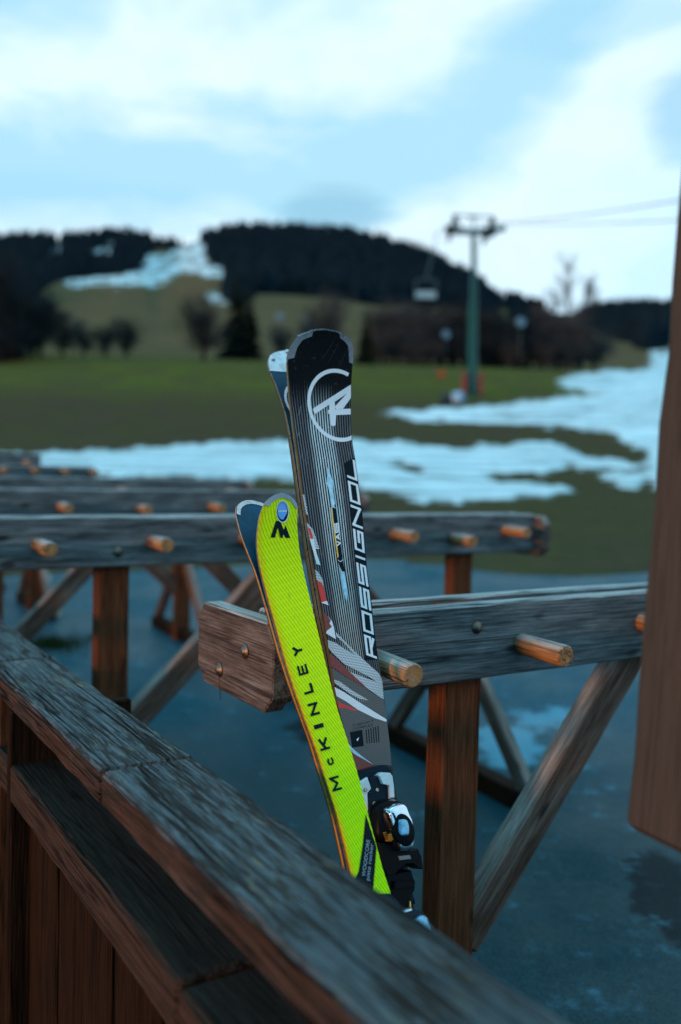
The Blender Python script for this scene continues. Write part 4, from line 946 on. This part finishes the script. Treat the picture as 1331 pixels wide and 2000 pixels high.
exec(compile(r'''
# ------------------------------------------------------------------ background: trees, pylon, chair, houses
M_BARK = simple('bark', (.032, .031, .030), .9, nscale=6, namt=.4)
M_TWIG = simple('bare_twigs', (.070, .072, .076), .9, nscale=1.2, namt=.4)
M_TWIGD = simple('dark_twigs', (.026, .034, .042), .9, nscale=1.2, namt=.4)
M_NEEDLE = simple('spruce_needles', (.010, .016, .010), .85, nscale=2, namt=.5)
def bare_mesh(seed, h, spread, dens, twig=.028):
    rn = random.Random(seed); tr = MB(); cr_ = MB()
    def tw(p, q, w_):
        L = q - p; a, b = frame_for(L.normalized()); ang = rn.uniform(0, 3.14); s_ = (a * math.cos(ang) + b * math.sin(ang)) * w_ / 2; s2 = (a * -math.sin(ang) + b * math.cos(ang)) * w_ / 2
        for sv in (s_, s2):
            i = [cr_.vert(p - sv), cr_.vert(p + sv), cr_.vert(q + sv * .4), cr_.vert(q - sv * .4)]; cr_.face(i)
    def grow(p, dr, ln, r, lev):
        q = p + dr * ln
        lathe(tr if lev < 2 else cr_, p, dr, [(0, r), (ln, r * .65)], 6 if lev < 2 else 4, 0, True, False, False)
        if lev >= 3:
            for _ in range(dens):
                t = rn.uniform(.1, 1); b0 = p.lerp(q, t); dd = (dr + Vector((rn.gauss(0, .7), rn.gauss(0, .7), rn.gauss(.25, .5)))).normalized()
                tw(b0, b0 + dd * rn.uniform(.35, .9) * h * .09, twig * h / 8)
            return
        for k in range(4 if lev == 0 else 4):
            t = rn.uniform(.35, 1) if lev else rn.uniform(.3, 1); b0 = p.lerp(q, t)
            dd = (dr * .9 + Vector((rn.gauss(0, spread), rn.gauss(0, spread), rn.gauss(.15, .25)))).normalized()
            grow(b0, dd, ln * rn.uniform(.5, .75), r * .5, lev + 1)
        dd = (dr + Vector((rn.gauss(0, .15), rn.gauss(0, .15), .1))).normalized(); grow(q, dd, ln * .72, r * .62, lev + 1)
    grow(Vector((0, 0, -.3)), Vector((rn.uniform(-.05, .05), rn.uniform(-.05, .05), 1)).normalized(), h * .36, h * .011, 0)
    return tr, cr_
def bush_mesh(seed, h):
    # round leafless tree: short trunk, limbs fanning into an egg-shaped crown of fine twigs
    rn = random.Random(seed * 31 + 5); tr = MB(); cr_ = MB(); c = Vector((0, 0, h * .57)); rad = Vector((h * .27, h * .27, h * .43))
    lathe(tr, Vector((0, 0, -.3)), Vector((rn.uniform(-.04, .04), 0, 1)), [(0, h * .026), (h * .3, h * .020), (h * .75, h * .006)], 8, 0, True)
    def inside():
        while True:
            p = Vector((rn.uniform(-1, 1), rn.uniform(-1, 1), rn.uniform(-1, 1)))
            if p.length < 1 and mnoise.noise(p * 2.1 + Vector((seed * 7, 0, 0))) > -.22: return p
    def quad(p, q, w_):
        L = q - p
        if L.length < 1e-4: return
        a, b = frame_for(L.normalized())
        for sv in (a * w_ / 2, b * w_ / 2):
            i = [cr_.vert(p - sv), cr_.vert(p + sv), cr_.vert(q + sv * .4), cr_.vert(q - sv * .4)]; cr_.face(i)
    for k in range(46):
        e = inside(); tip = c + Vector((e.x * rad.x, e.y * rad.y, e.z * rad.z)); b0 = Vector((0, 0, h * rn.uniform(.16, .45)))
        if tip.z < b0.z + .2: b0.z = max(h * .12, tip.z - h * .12)
        m_ = b0.lerp(tip, .5) + Vector((tip.x, tip.y, 0)) * .12 - UP * h * .02
        tube(tr, [b0, m_, tip], [h * .009, h * .006, h * .002], 5)
        for j in range(52):
            o = tip if rn.random() < .6 else b0.lerp(tip, rn.uniform(.45, 1)); dr = Vector((rn.gauss(0, 1) + e.x * .8, rn.gauss(0, 1) + e.y * .8, rn.gauss(.3, .9))).normalized()
            p = o + Vector((rn.gauss(0, .05), rn.gauss(0, .05), rn.gauss(0, .05))) * h; quad(p, p + dr * h * rn.uniform(.04, .10), h * .0052)
    return tr, cr_
def spruce_mesh(seed, h):
    rn = random.Random(seed); tr = MB(); cr_ = MB()
    lathe(tr, Vector((0, 0, -.3)), UP, [(0, h * .022), (h * .97, h * .003)], 7)
    z = h * .06
    while z < h * .99:
        f = 1 - z / h; R_ = h * .20 * f ** .85 + .05; kb = int(9 + 8 * f)
        for k in range(kb):
            a = rn.uniform(0, 6.283); rr = R_ * rn.uniform(.65, 1.1); dr = Vector((math.cos(a), math.sin(a), 0)); sd = Vector((-math.sin(a), math.cos(a), 0))
            p = Vector((0, 0, z + rn.uniform(-.1, .1) * h * .1)); e = p + dr * rr - UP * rr * rn.uniform(.25, .55); m_ = p.lerp(e, .55) + UP * rr * .06; w_ = rr * rn.uniform(.22, .34)
            ids = [cr_.vert(p), cr_.vert(m_ + sd * w_ - UP * w_ * .5), cr_.vert(e), cr_.vert(m_ - sd * w_ - UP * w_ * .5), cr_.vert(m_ + UP * .02)]
            cr_.face((ids[0], ids[1], ids[4])); cr_.face((ids[1], ids[2], ids[4])); cr_.face((ids[2], ids[3], ids[4])); cr_.face((ids[3], ids[0], ids[4]))
        z += h * .028 * (1 + .6 * f)
    return tr, cr_
PROT = {}
def proto(key):
    if key not in PROT:
        kind, sd = key
        tr, cr_ = spruce_mesh(sd, 8.0) if kind == 'spruce' else bush_mesh(sd, 8.0) if kind == 'bush' else bare_mesh(sd, 8.0, .75 if kind == 'bush' else .34, 30 if kind == 'bush' else 9, .06 if kind == 'bush' else .022)
        zmax = max(v[2] for v in cr_.v)
        PROT[key] = [tr, cr_, zmax, None, None]
    return PROT[key]
def tree(kind, px, py_top, Y, label, group, sd=0, wid=1.0, dark=False, cat='tree'):
    wid = wid * (1.15 if kind == 'bush' else 1)
    key = (kind, sd); pr = proto(key)
    x = P(px, 700, Y).x; z = g(x, Y); top = P(px, py_top, Y).z; hgt = max(1.0, top - z) * (1.12 if kind == 'bush' else 1.0); sc = hgt / pr[2]
    nm = {'spruce': 'spruce_tree', 'bush': 'bushy_tree', 'bare': 'bare_tree'}[kind]
    root = empty(nm, (x, Y, z), label, cat, group)
    root.scale = (sc * wid, sc * wid, sc); root.rotation_euler = (0, 0, random.uniform(0, 6.28))
    cm_ = M_NEEDLE if kind == 'spruce' else (M_TWIGD if dark else M_TWIG)
    for i, (part_, m_) in enumerate((('trunk', M_BARK), ('crown', cm_))):
        slot = (3 if i == 0 else (4 if not dark else 'd'))
        cache = pr[3] if i == 0 else PROT.get((key, dark))
        if cache is None:
            o = pr[i].build(part_, m_); cache = o.data
            if i == 0: pr[3] = cache
            else: PROT[(key, dark)] = cache
        else:
            o = bpy.data.objects.new(part_, cache); COL.objects.link(o)
        o.parent = root; o.location = (0, 0, 0)
G1 = 'dark trees at the left edge of the meadow'
for px, t, Y, k, s_, dk, wd in ((-60, 470, 84, 'spruce', 1, 1, 1.3), (-15, 478, 78, 'bush', 1, 1, 1.1), (12, 500, 80, 'spruce', 2, 1, 1.25), (40, 548, 84, 'bush', 2, 1, 1.2), (62, 560, 88, 'bush', 3, 1, 1.1), (80, 590, 90, 'bush', 1, 1, 1.2), (-100, 500, 84, 'bush', 2, 1, 1.2), (28, 640, 79, 'bush', 3, 1, 1.5), (5, 640, 76, 'bush', 2, 1, 1.5), (58, 650, 82, 'bush', 1, 1, 1.5)):
    tree(k, px, t, Y, 'dark ' + ('spruce' if k == 'spruce' else 'bushy tree') + ' in the clump at the left edge of the meadow', G1 + (' spruces' if k == 'spruce' else ''), s_, wd, bool(dk))
for px, t, Y, s_, dk, lab in ((122, 612, 90, 2, 0, 'leftmost of the row of round bare trees on the meadow at left'), (163, 628, 92, 3, 0, 'greyish round bare tree between the leftmost and the darkest of the meadow row'), (206, 634, 90, 1, 1, 'darkest round bare tree in the meadow row at left'), (247, 622, 94, 2, 1, 'round dark bare tree at the right end of the meadow row'), (398, 578, 88, 3, 1, 'tall round bare tree left of the black ski tip, standing alone'), (548, 636, 96, 1, 0, 'small bare tree just left of the black ski tip')):
    tree('bush', px, t, Y, lab, 'round bare trees on the meadow', s_, 1.15, bool(dk))
tree('spruce', 462, 528, 100, 'tall dark spruce left of the skis, nearest to the hill forest', 'spruces by the skis', 2, 1.5)
tree('spruce', 486, 560, 98, 'shorter dark spruce just right of the tall one left of the skis', 'spruces by the skis', 1, 1.4)
tree('bush', 640, 572, 104, 'brownish bare tree rising right behind the black ski tip', None, 2, .9)
tree('bush', 605, 620, 104, 'low bare tree hidden partly by the black ski tip', None, 3, .9)
tree('spruce', 714, 602, 88, 'dark pointed spruce just right of the black ski tip', None, 1, 1.25)
G2 = 'bare trees in the belt behind the lift pylon'
for px, t, Y, s_, dk in ((748, 606, 98, 1, 0), (775, 588, 104, 3, 0), (806, 604, 98, 2, 0), (838, 592, 108, 1, 1), (862, 606, 100, 3, 0), (888, 594, 106, 2, 1), (912, 606, 100, 1, 1), (950, 600, 104, 3, 1), (975, 606, 100, 2, 1), (1035, 612, 102, 1, 1), (1062, 606, 106, 3, 0), (1090, 622, 100, 2, 0), (1112, 612, 104, 1, 0), (1135, 628, 102, 3, 0), (1160, 650, 104, 2, 0), (760, 640, 94, 2, 0), (822, 642, 94, 3, 0), (880, 644, 94, 1, 1), (940, 650, 94, 2, 1), (990, 648, 95, 3, 1), (1050, 652, 95, 2, 1), (1080, 655, 96, 1, 0), (1125, 664, 97, 3, 0), (790, 648, 93, 1, 0), (855, 646, 93, 2, 1), (965, 652, 94, 1, 1), (735, 655, 92, 2, 0), (805, 662, 91, 3, 0), (840, 665, 91, 1, 0), (905, 662, 92, 2, 1), (1000, 668, 93, 1, 0), (1065, 672, 94, 2, 0), (1100, 676, 95, 3, 0)):
    tree('bush', px, t, Y, 'bare grey-brown tree in the dense belt behind the lift pylon', G2, s_, 1.5, bool(dk))
tree('spruce', 1012, 628, 96, 'dark spruce right of the lift pylon, under the pale spot', None, 2, 1.3)
tree('spruce', 968, 590, 110, 'dark spruce beside the lift pylon on its right', None, 1, 1.3)
tree('bare', 1100, 484, 112, 'tall leafless tree standing against the pale sky at right', None, 5, 1.25)

# distant forest: one mass of conifers
def forest():
    V = []; Fc = []; cnt = 0; tried = 0
    Yv = 320 * (1900 / 320) ** rng.random(90000) ; Tv = rng.uniform(-.95, .85, 90000); keep = rng.random(90000) < (Yv / 1900) ** 1.0
    Yv, Tv = Yv[keep], Tv[keep]; Xv = Tv * Yv; Zv = gz(Xv, Yv); px, py = pix_np(Xv, Yv, Zv)
    m = field(px + 3 * np.sin(py * .4), py, FOREST) & ~field(px, py, SNOW[4:7])
    # ridge line trees always
    Xv, Yv, Zv = Xv[m], Yv[m], Zv[m]
    for x, y, z in zip(Xv, Yv, Zv):
        h = random.uniform(9, 17) if random.random() < .8 else random.uniform(16, 25); r = h * random.uniform(.19, .27); a0 = random.uniform(0, 6.28)
        for t0, t1, rr in ((0.02, .55, 1), (.30, .80, .72), (.58, 1.0, .45)):
            b = len(V); k = 6
            for i in range(k):
                a = a0 + 6.283 * i / k; q_ = r * rr * random.uniform(.7, 1.2); V.append((x + q_ * math.cos(a), y + q_ * math.sin(a), z + h * t0 + random.uniform(-.4, .3)))
            V.append((x, y, z + h * t1))
            for i in range(k): Fc.append((b + i, b + (i + 1) % k, b + k))
    me = bpy.data.meshes.new('hill_forest'); me.from_pydata(V, [], Fc); me.materials.append(simple('far_needles', (.006, .014, .020), .9, nscale=.05, namt=.5))
    o = bpy.data.objects.new('hill_forest', me); COL.objects.link(o)
    tag(o, 'dark conifer forest covering the distant hill and its ridge', 'forest', kind='stuff'); print('forest trees', len(Xv))
forest()

# lift pylon
M_GREEN = simple('green_paint', (.004, .066, .054), .6, nscale=3, namt=.2, spec=.08)
M_STEELG = simple('galvanised_steel', (.10, .16, .17), .5, .5, nscale=5, namt=.25)
M_DARKM = simple('dark_machinery', (.015, .022, .026), .5, nscale=5, namt=.3)
M_PAD = simple('red_pad', (.22, .024, .03), .7, nscale=4, namt=.2)
YP = 61.0; base = ground_hit(922, 772); YP = base.y
py_ = empty('lift_pylon', base, 'green chairlift pylon with a wide cross arm standing on the grass', 'lift pylon')
top = P(926, 449, YP)
mb = MB(); lathe(mb, base - UP * .3, top - base, [(0, .62), (.5, .62), (.5, .33), ((top - base).length * .58, .29), ((top - base).length * .6, .19), ((top - base).length + .3, .15)], 20); mb.build('column', M_GREEN, py_)
aL, aR, aC = P(869, 447, YP), P(988, 446, YP), P(928, 455, YP)
def bar(mb, p, q, w_, h_): plank(mb, p, q, UP if abs((Vector(q) - Vector(p)).normalized().z) < .95 else Vector((0, 1, 0)), w_, h_, min(w_, h_) * .1)
mb = MB(); bar(mb, aL, aC + Vector((.2, 0, 0)), .35, .38); bar(mb, aC - Vector((.2, 0, 0)), aR, .34, .36); mb.build('cross_arm', M_STEELG, py_)
for (x0, y0, x1, y1) in ((870, 448, 897, 452), (941, 458, 968, 455)):
    for dy in (0,):
        mb = MB(); c0_, c1_ = P(x0, y0, YP), P(x1, y1, YP); bar(mb, c0_, c1_, .4, .42)
        cm = (c0_ + c1_) / 2; bar(mb, cm - Vector((0, 2.2, -.1)), cm + Vector((0, 2.2, -.1)), .18, .25)
        for k in range(-4, 5): lathe(mb, cm + Vector((-.09, k * .5, .32)), Vector((1, 0, 0)), [(0, .22), (.05, .2), (.13, .2), (.18, .22)], 14)
        mb.build('sheave_train', M_DARKM, py_)
mb = MB()
for x0, y0, x1, y1 in ((888, 446, 885, 419), (899, 447, 891, 421), (926, 450, 925, 421), (960, 449, 965, 423), (952, 451, 960, 424), (884, 420, 966, 423), (915, 424, 935, 424)):
    bar(mb, P(x0, y0, YP), P(x1, y1, YP), .10, .10)
for k in range(8): bar(mb, P(886 + k * 10, 421 + k * .2, YP - .5), P(886 + k * 10, 421 + k * .2, YP + .5), .05, .05)
mb.build('lifting_frame', M_STEELG, py_)
for sx_ in (-1, 1):
    mb = MB(); c = base + Vector((sx_ * .55, -.1, 0)); plank(mb, c, c + UP * 1.5, Vector((1, 0, 0)), .9, .22, .05); mb.build('crash_pad', M_PAD, py_)
mb = MB()
for s_ in (-.2, .2): bar(mb, base + Vector((s_, -.75, .3)), P(925, 470, YP) + Vector((s_, -.45, 0)), .04, .04)
for k in range(34):
    p_ = (base + Vector((0, -.75, .5))).lerp(P(925, 470, YP) + Vector((0, -.45, 0)), k / 34); bar(mb, p_ - Vector((.2, 0, 0)), p_ + Vector((.2, 0, 0)), .03, .03)
mb.build('ladder', M_STEELG, py_)
# cables
def cable(pts, lab):
    mb = MB(); tube(mb, pts, .022, 6); o = mb.build('lift_cable', M_DARKM); tag(o, lab, 'cable', 'chairlift cables')
def sag(p, q, s_, k=12): return [Vector(p).lerp(Vector(q), i / k) - UP * s_ * 4 * (i / k) * (1 - i / k) for i in range(k + 1)]
cR0 = P(964, 444, YP) + UP * .35; cL0 = P(884, 442, YP) + UP * .3
eR = P(1335, 368, 26); eL = P(1335, 412, 31)
farL = P(806, 470, 420); farR = P(836, 470, 420)
cable(sag(farR, cR0, 1.0, 30) + sag(cR0, cR0 + (eR - cR0) * 1.5, .35)[1:], 'thin lift cable running from the pylon to the upper right edge')
cable(sag(farL, cL0, 1.0, 30) + sag(cL0, cL0 + (eL - cL0) * 1.5, .35)[1:], 'thin lift cable running from the pylon, the lower one at the right edge')
# chair on the uphill side
for t in [i / 400 for i in range(400)]:
    cp_ = farL.lerp(cL0, 1 - t) - UP * 1.0 * 4 * t * (1 - t)
    if cp_.y > 88: break
YC = cp_.y; cx_ = P(832, 570, YC).x
att = Vector((cp_.x, YC, cp_.z)); seat_z = P(832, 583, YC).z
ch = empty('lift_chair', (cx_, YC, seat_z), 'pale chairlift chair hanging in front of the dark wooded hill', 'lift chair')
hg = P(832, 545, YC).z
mb = MB(); bar(mb, att, (cx_, YC, hg), .09, .09); mb.build('hanger', M_STEELG, ch)
mb = MB()
for s_ in (-1, 1):
    bar(mb, (cx_, YC, hg), (cx_ + s_ * 1.0, YC, hg - .15), .07, .07); bar(mb, (cx_ + s_ * 1.0, YC, hg - .15), (cx_ + s_ * 1.0, YC, seat_z), .07, .07)
    bar(mb, (cx_ + s_ * 1.0, YC - .5, seat_z + .35), (cx_ + s_ * 1.0, YC + .1, seat_z + .35), .06, .06)
mb.build('frame', M_STEELG, ch)
M_SEAT = simple('pale_seat', (.24, .36, .40), .5, nscale=5, namt=.2)
mb = MB(); plank(mb, (cx_ - .98, YC - .25, seat_z), (cx_ + .98, YC - .25, seat_z), UP, .5, .1, .03); mb.build('seat', M_SEAT, ch)
mb = MB(); plank(mb, (cx_ - .98, YC + .05, seat_z + .38), (cx_ + .98, YC + .05, seat_z + .38), UP, .09, .62, .03); mb.build('backrest', M_SEAT, ch)
# low machine by the snow edge
bs_ = ground_hit(886, 792); Yb = bs_.y; sc_ = Yb / F
mg = empty('snow_blower', bs_, 'low pale blue rounded machine with a dark end at the snow edge below the pylon', 'machine')
mb = MB(); c = bs_ + Vector((-14 * sc_, 0, 10 * sc_)); plank(mb, c - Vector((12 * sc_, 0, 0)), c + Vector((10 * sc_, 0, 0)), UP, .9, 22 * sc_, .06); mb.build('engine_box', M_DARKM, mg)
mb = MB(); c = bs_ + Vector((-2 * sc_, 0, 12 * sc_)); lathe(mb, c, Vector((1, -.5, .12)), [(0, .36), (.12, .42), (.55, .42), (.68, .38), (.69, .33), (.45, .28), (.44, .05)], 20); mb.build('fan_barrel', simple('pale_blue_shell', (.22, .38, .52), .4, nscale=8, namt=.2), mg)
mb = MB()
for sx_ in (-.5, .5): lathe(mb, bs_ + Vector((sx_, -.45, .16)), Vector((0, 1, 0)), [(0, .16), (.12, .16)], 14)
mb.build('wheels', M_DARKM, mg)
# orange marker
mp = ground_hit(862, 744); mk = empty('slope_marker', mp, 'small orange marker board on two stakes in the grass left of the pylon', 'marker')
mb = MB(); plank(mb, mp + Vector((-.28, 0, .55)), mp + Vector((.28, 0, .55)), UP, .04, .5, .01); mb.build('board', simple('orange_board', (.30, .07, .03), .8), mk)
for s_ in (-.2, .2):
    mb = MB(); bar(mb, mp + Vector((s_, .06, -.2)), mp + Vector((s_, .06, .85)), .05, .05); mb.build('stake', W_BRACE, mk)
# pale snow guns on poles among the trees
for px, py, Y, s_, lab in ((1018, 630, 92, .62, 'pale snow gun head on a pole right of the pylon, before the trees'), (872, 654, 91, .5, 'smaller pale snow gun head on a pole left of the pylon, before the trees')):
    c = P(px, py, Y); gz_ = g(c.x, Y); sg_ = empty('snow_gun', (c.x, Y, gz_), lab, 'snow gun')
    mb = MB(); lathe(mb, Vector((c.x, Y + .3, gz_ - .2)), UP, [(0, .09), (c.z - gz_ - .1, .07)], 10); mb.build('pole', M_DARKM, sg_)
    mb = MB(); lathe(mb, c + Vector((-.25 * s_, .4 * s_, 0)), Vector((.5, -1, .15)), [(-.2 * s_, .3 * s_), (0, .7 * s_), (.6 * s_, .85 * s_), (.75 * s_, .8 * s_), (.6 * s_, .6 * s_), (.58 * s_, .1)], 18); mb.build('barrel', simple('pale_barrel', (.10, .19, .25), .45), sg_)
# small houses far away
M_WALLH = simple('house_wall', (.11, .16, .19), .8, nscale=.6, namt=.15); M_ROOFH = simple('house_roof', (.16, .22, .26), .8, nscale=.6, namt=.2); M_WIN = simple('dark_window', (.02, .03, .04), .2)
for px, py, wpx, lab in ((546, 620, 14, 'small pale house on the slope left of the black ski, nearer the spruces'), (601, 628, 16, 'small pale house on the slope just left of the black ski tip'), (1258, 618, 12, 'leftmost of the tiny pale houses on the far right hillside'), (1284, 620, 14, 'middle one of the tiny pale houses on the far right hillside'), (1305, 616, 14, 'rightmost of the tiny pale houses, next to the hanging board')):
    c = ground_hit(px, py + 6); s_ = c.y / F; Wd = wpx * s_; Hh = Wd * .55
    ho = empty('house', c, lab, 'house', 'small houses on the far slopes')
    mb = MB(); plank(mb, c + Vector((-Wd / 2, 0, Hh / 2 - 1)), c + Vector((Wd / 2, 0, Hh / 2 - 1)), UP, Wd * .7, Hh + 2, .05); mb.build('wall', M_WALLH, ho)
    mb = MB(); z0, z1_ = c.z + Hh, c.z + Hh + Wd * .3; a, b = Wd * .56, Wd * .42
    i = [mb.vert((c.x + sx_ * a, c.y + sy2 * b, z0)) for sx_, sy2 in ((-1, -1), (1, -1), (1, 1), (-1, 1))] + [mb.vert((c.x - a, c.y, z1_)), mb.vert((c.x + a, c.y, z1_))]
    mb.face((i[0], i[1], i[5], i[4])); mb.face((i[2], i[3], i[4], i[5])); mb.face((i[0], i[4], i[3])); mb.face((i[1], i[2], i[5])); mb.face((i[3], i[2], i[1], i[0])); mb.build('roof', M_ROOFH, ho)
    for k in (-.28, 0, .28):
        mb = MB(); p_ = c + Vector((k * Wd, -Wd * .352, Hh * .5)); plank(mb, p_ - Vector((Wd * .06, 0, 0)), p_ + Vector((Wd * .06, 0, 0)), UP, .08, Hh * .3, .01); mb.build('window', M_WIN, ho)
# weeds in the yard and a pale kerb stone
mb = MB()
for k in range(900):
    a, rr = random.uniform(0, 6.28), abs(random.gauss(0, .14)); c = ground_hit(100, 1262)
    p_ = Vector((c.x + rr * math.cos(a) * 1.2, c.y + rr * math.sin(a) * 1.1, 0)); p_.z = g(p_.x, p_.y); dr = Vector((random.gauss(0, .5), random.gauss(0, .5), 1)).normalized(); L = random.uniform(.02, .08); sd_ = Vector((random.uniform(-1, 1), random.uniform(-1, 1), 0)).normalized() * .003
    i = [mb.vert(p_ - sd_), mb.vert(p_ + sd_), mb.vert(p_ + dr * L)]; mb.face(i)
o = mb.build('weeds', simple('weed_green', (.022, .040, .010), .8)); tag(o, 'low tuft of dark weeds on the asphalt beside the rail', 'weeds', kind='stuff')
def stone(px, py, wpx, hpx, lab, col):
    c = ground_hit(px, py); s_ = c.y / F; mb = MB(); rn = random.Random(px); k = 12
    prof = [(0, 1.0), (.5, 1.02), (.85, .8), (1.0, .45)]; rings = []
    for t, r_2 in prof: rings.append([mb.vert(c + Vector((wpx / 2 * s_ * r_2 * math.cos(6.283 * j / k) * rn.uniform(.9, 1.1), wpx / 2 * s_ * r_2 * math.sin(6.283 * j / k) * rn.uniform(.9, 1.1), hpx * s_ * t * rn.uniform(.93, 1.05) - .01))) for j in range(k)])
    for u, v in zip(rings, rings[1:]):
        for j in range(k): mb.face((u[j], u[(j + 1) % k], v[(j + 1) % k], v[j]), 0, True)
    mb.face(rings[-1], 0, True); o = mb.build('stone', simple('pale_stone', col, .8, nscale=25, namt=.25, bump=.4), None, c); tag(o, lab, 'stone', 'pale stones under the racks')
stone(106, 1202, 26, 32, 'pale rounded stone on the asphalt under the racks, at left', (.36, .34, .25))
stone(87, 1142, 26, 26, 'pale stone farther back, between the rack braces at left', (.38, .40, .36))
''', 'background', 'exec'), globals())

# ------------------------------------------------------------------ render settings
S.render.engine = 'CYCLES'
S.view_settings.view_transform = 'Standard'; S.view_settings.look = 'None'; S.view_settings.exposure = 0.47; S.view_settings.gamma = 1
S.cycles.use_denoising = True
try: S.cycles.denoiser = 'OPENIMAGEDENOISE'
except Exception: pass
S.cycles.max_bounces = 6; S.cycles.diffuse_bounces = 3; S.cycles.glossy_bounces = 3; S.cycles.caustics_reflective = False; S.cycles.caustics_refractive = False
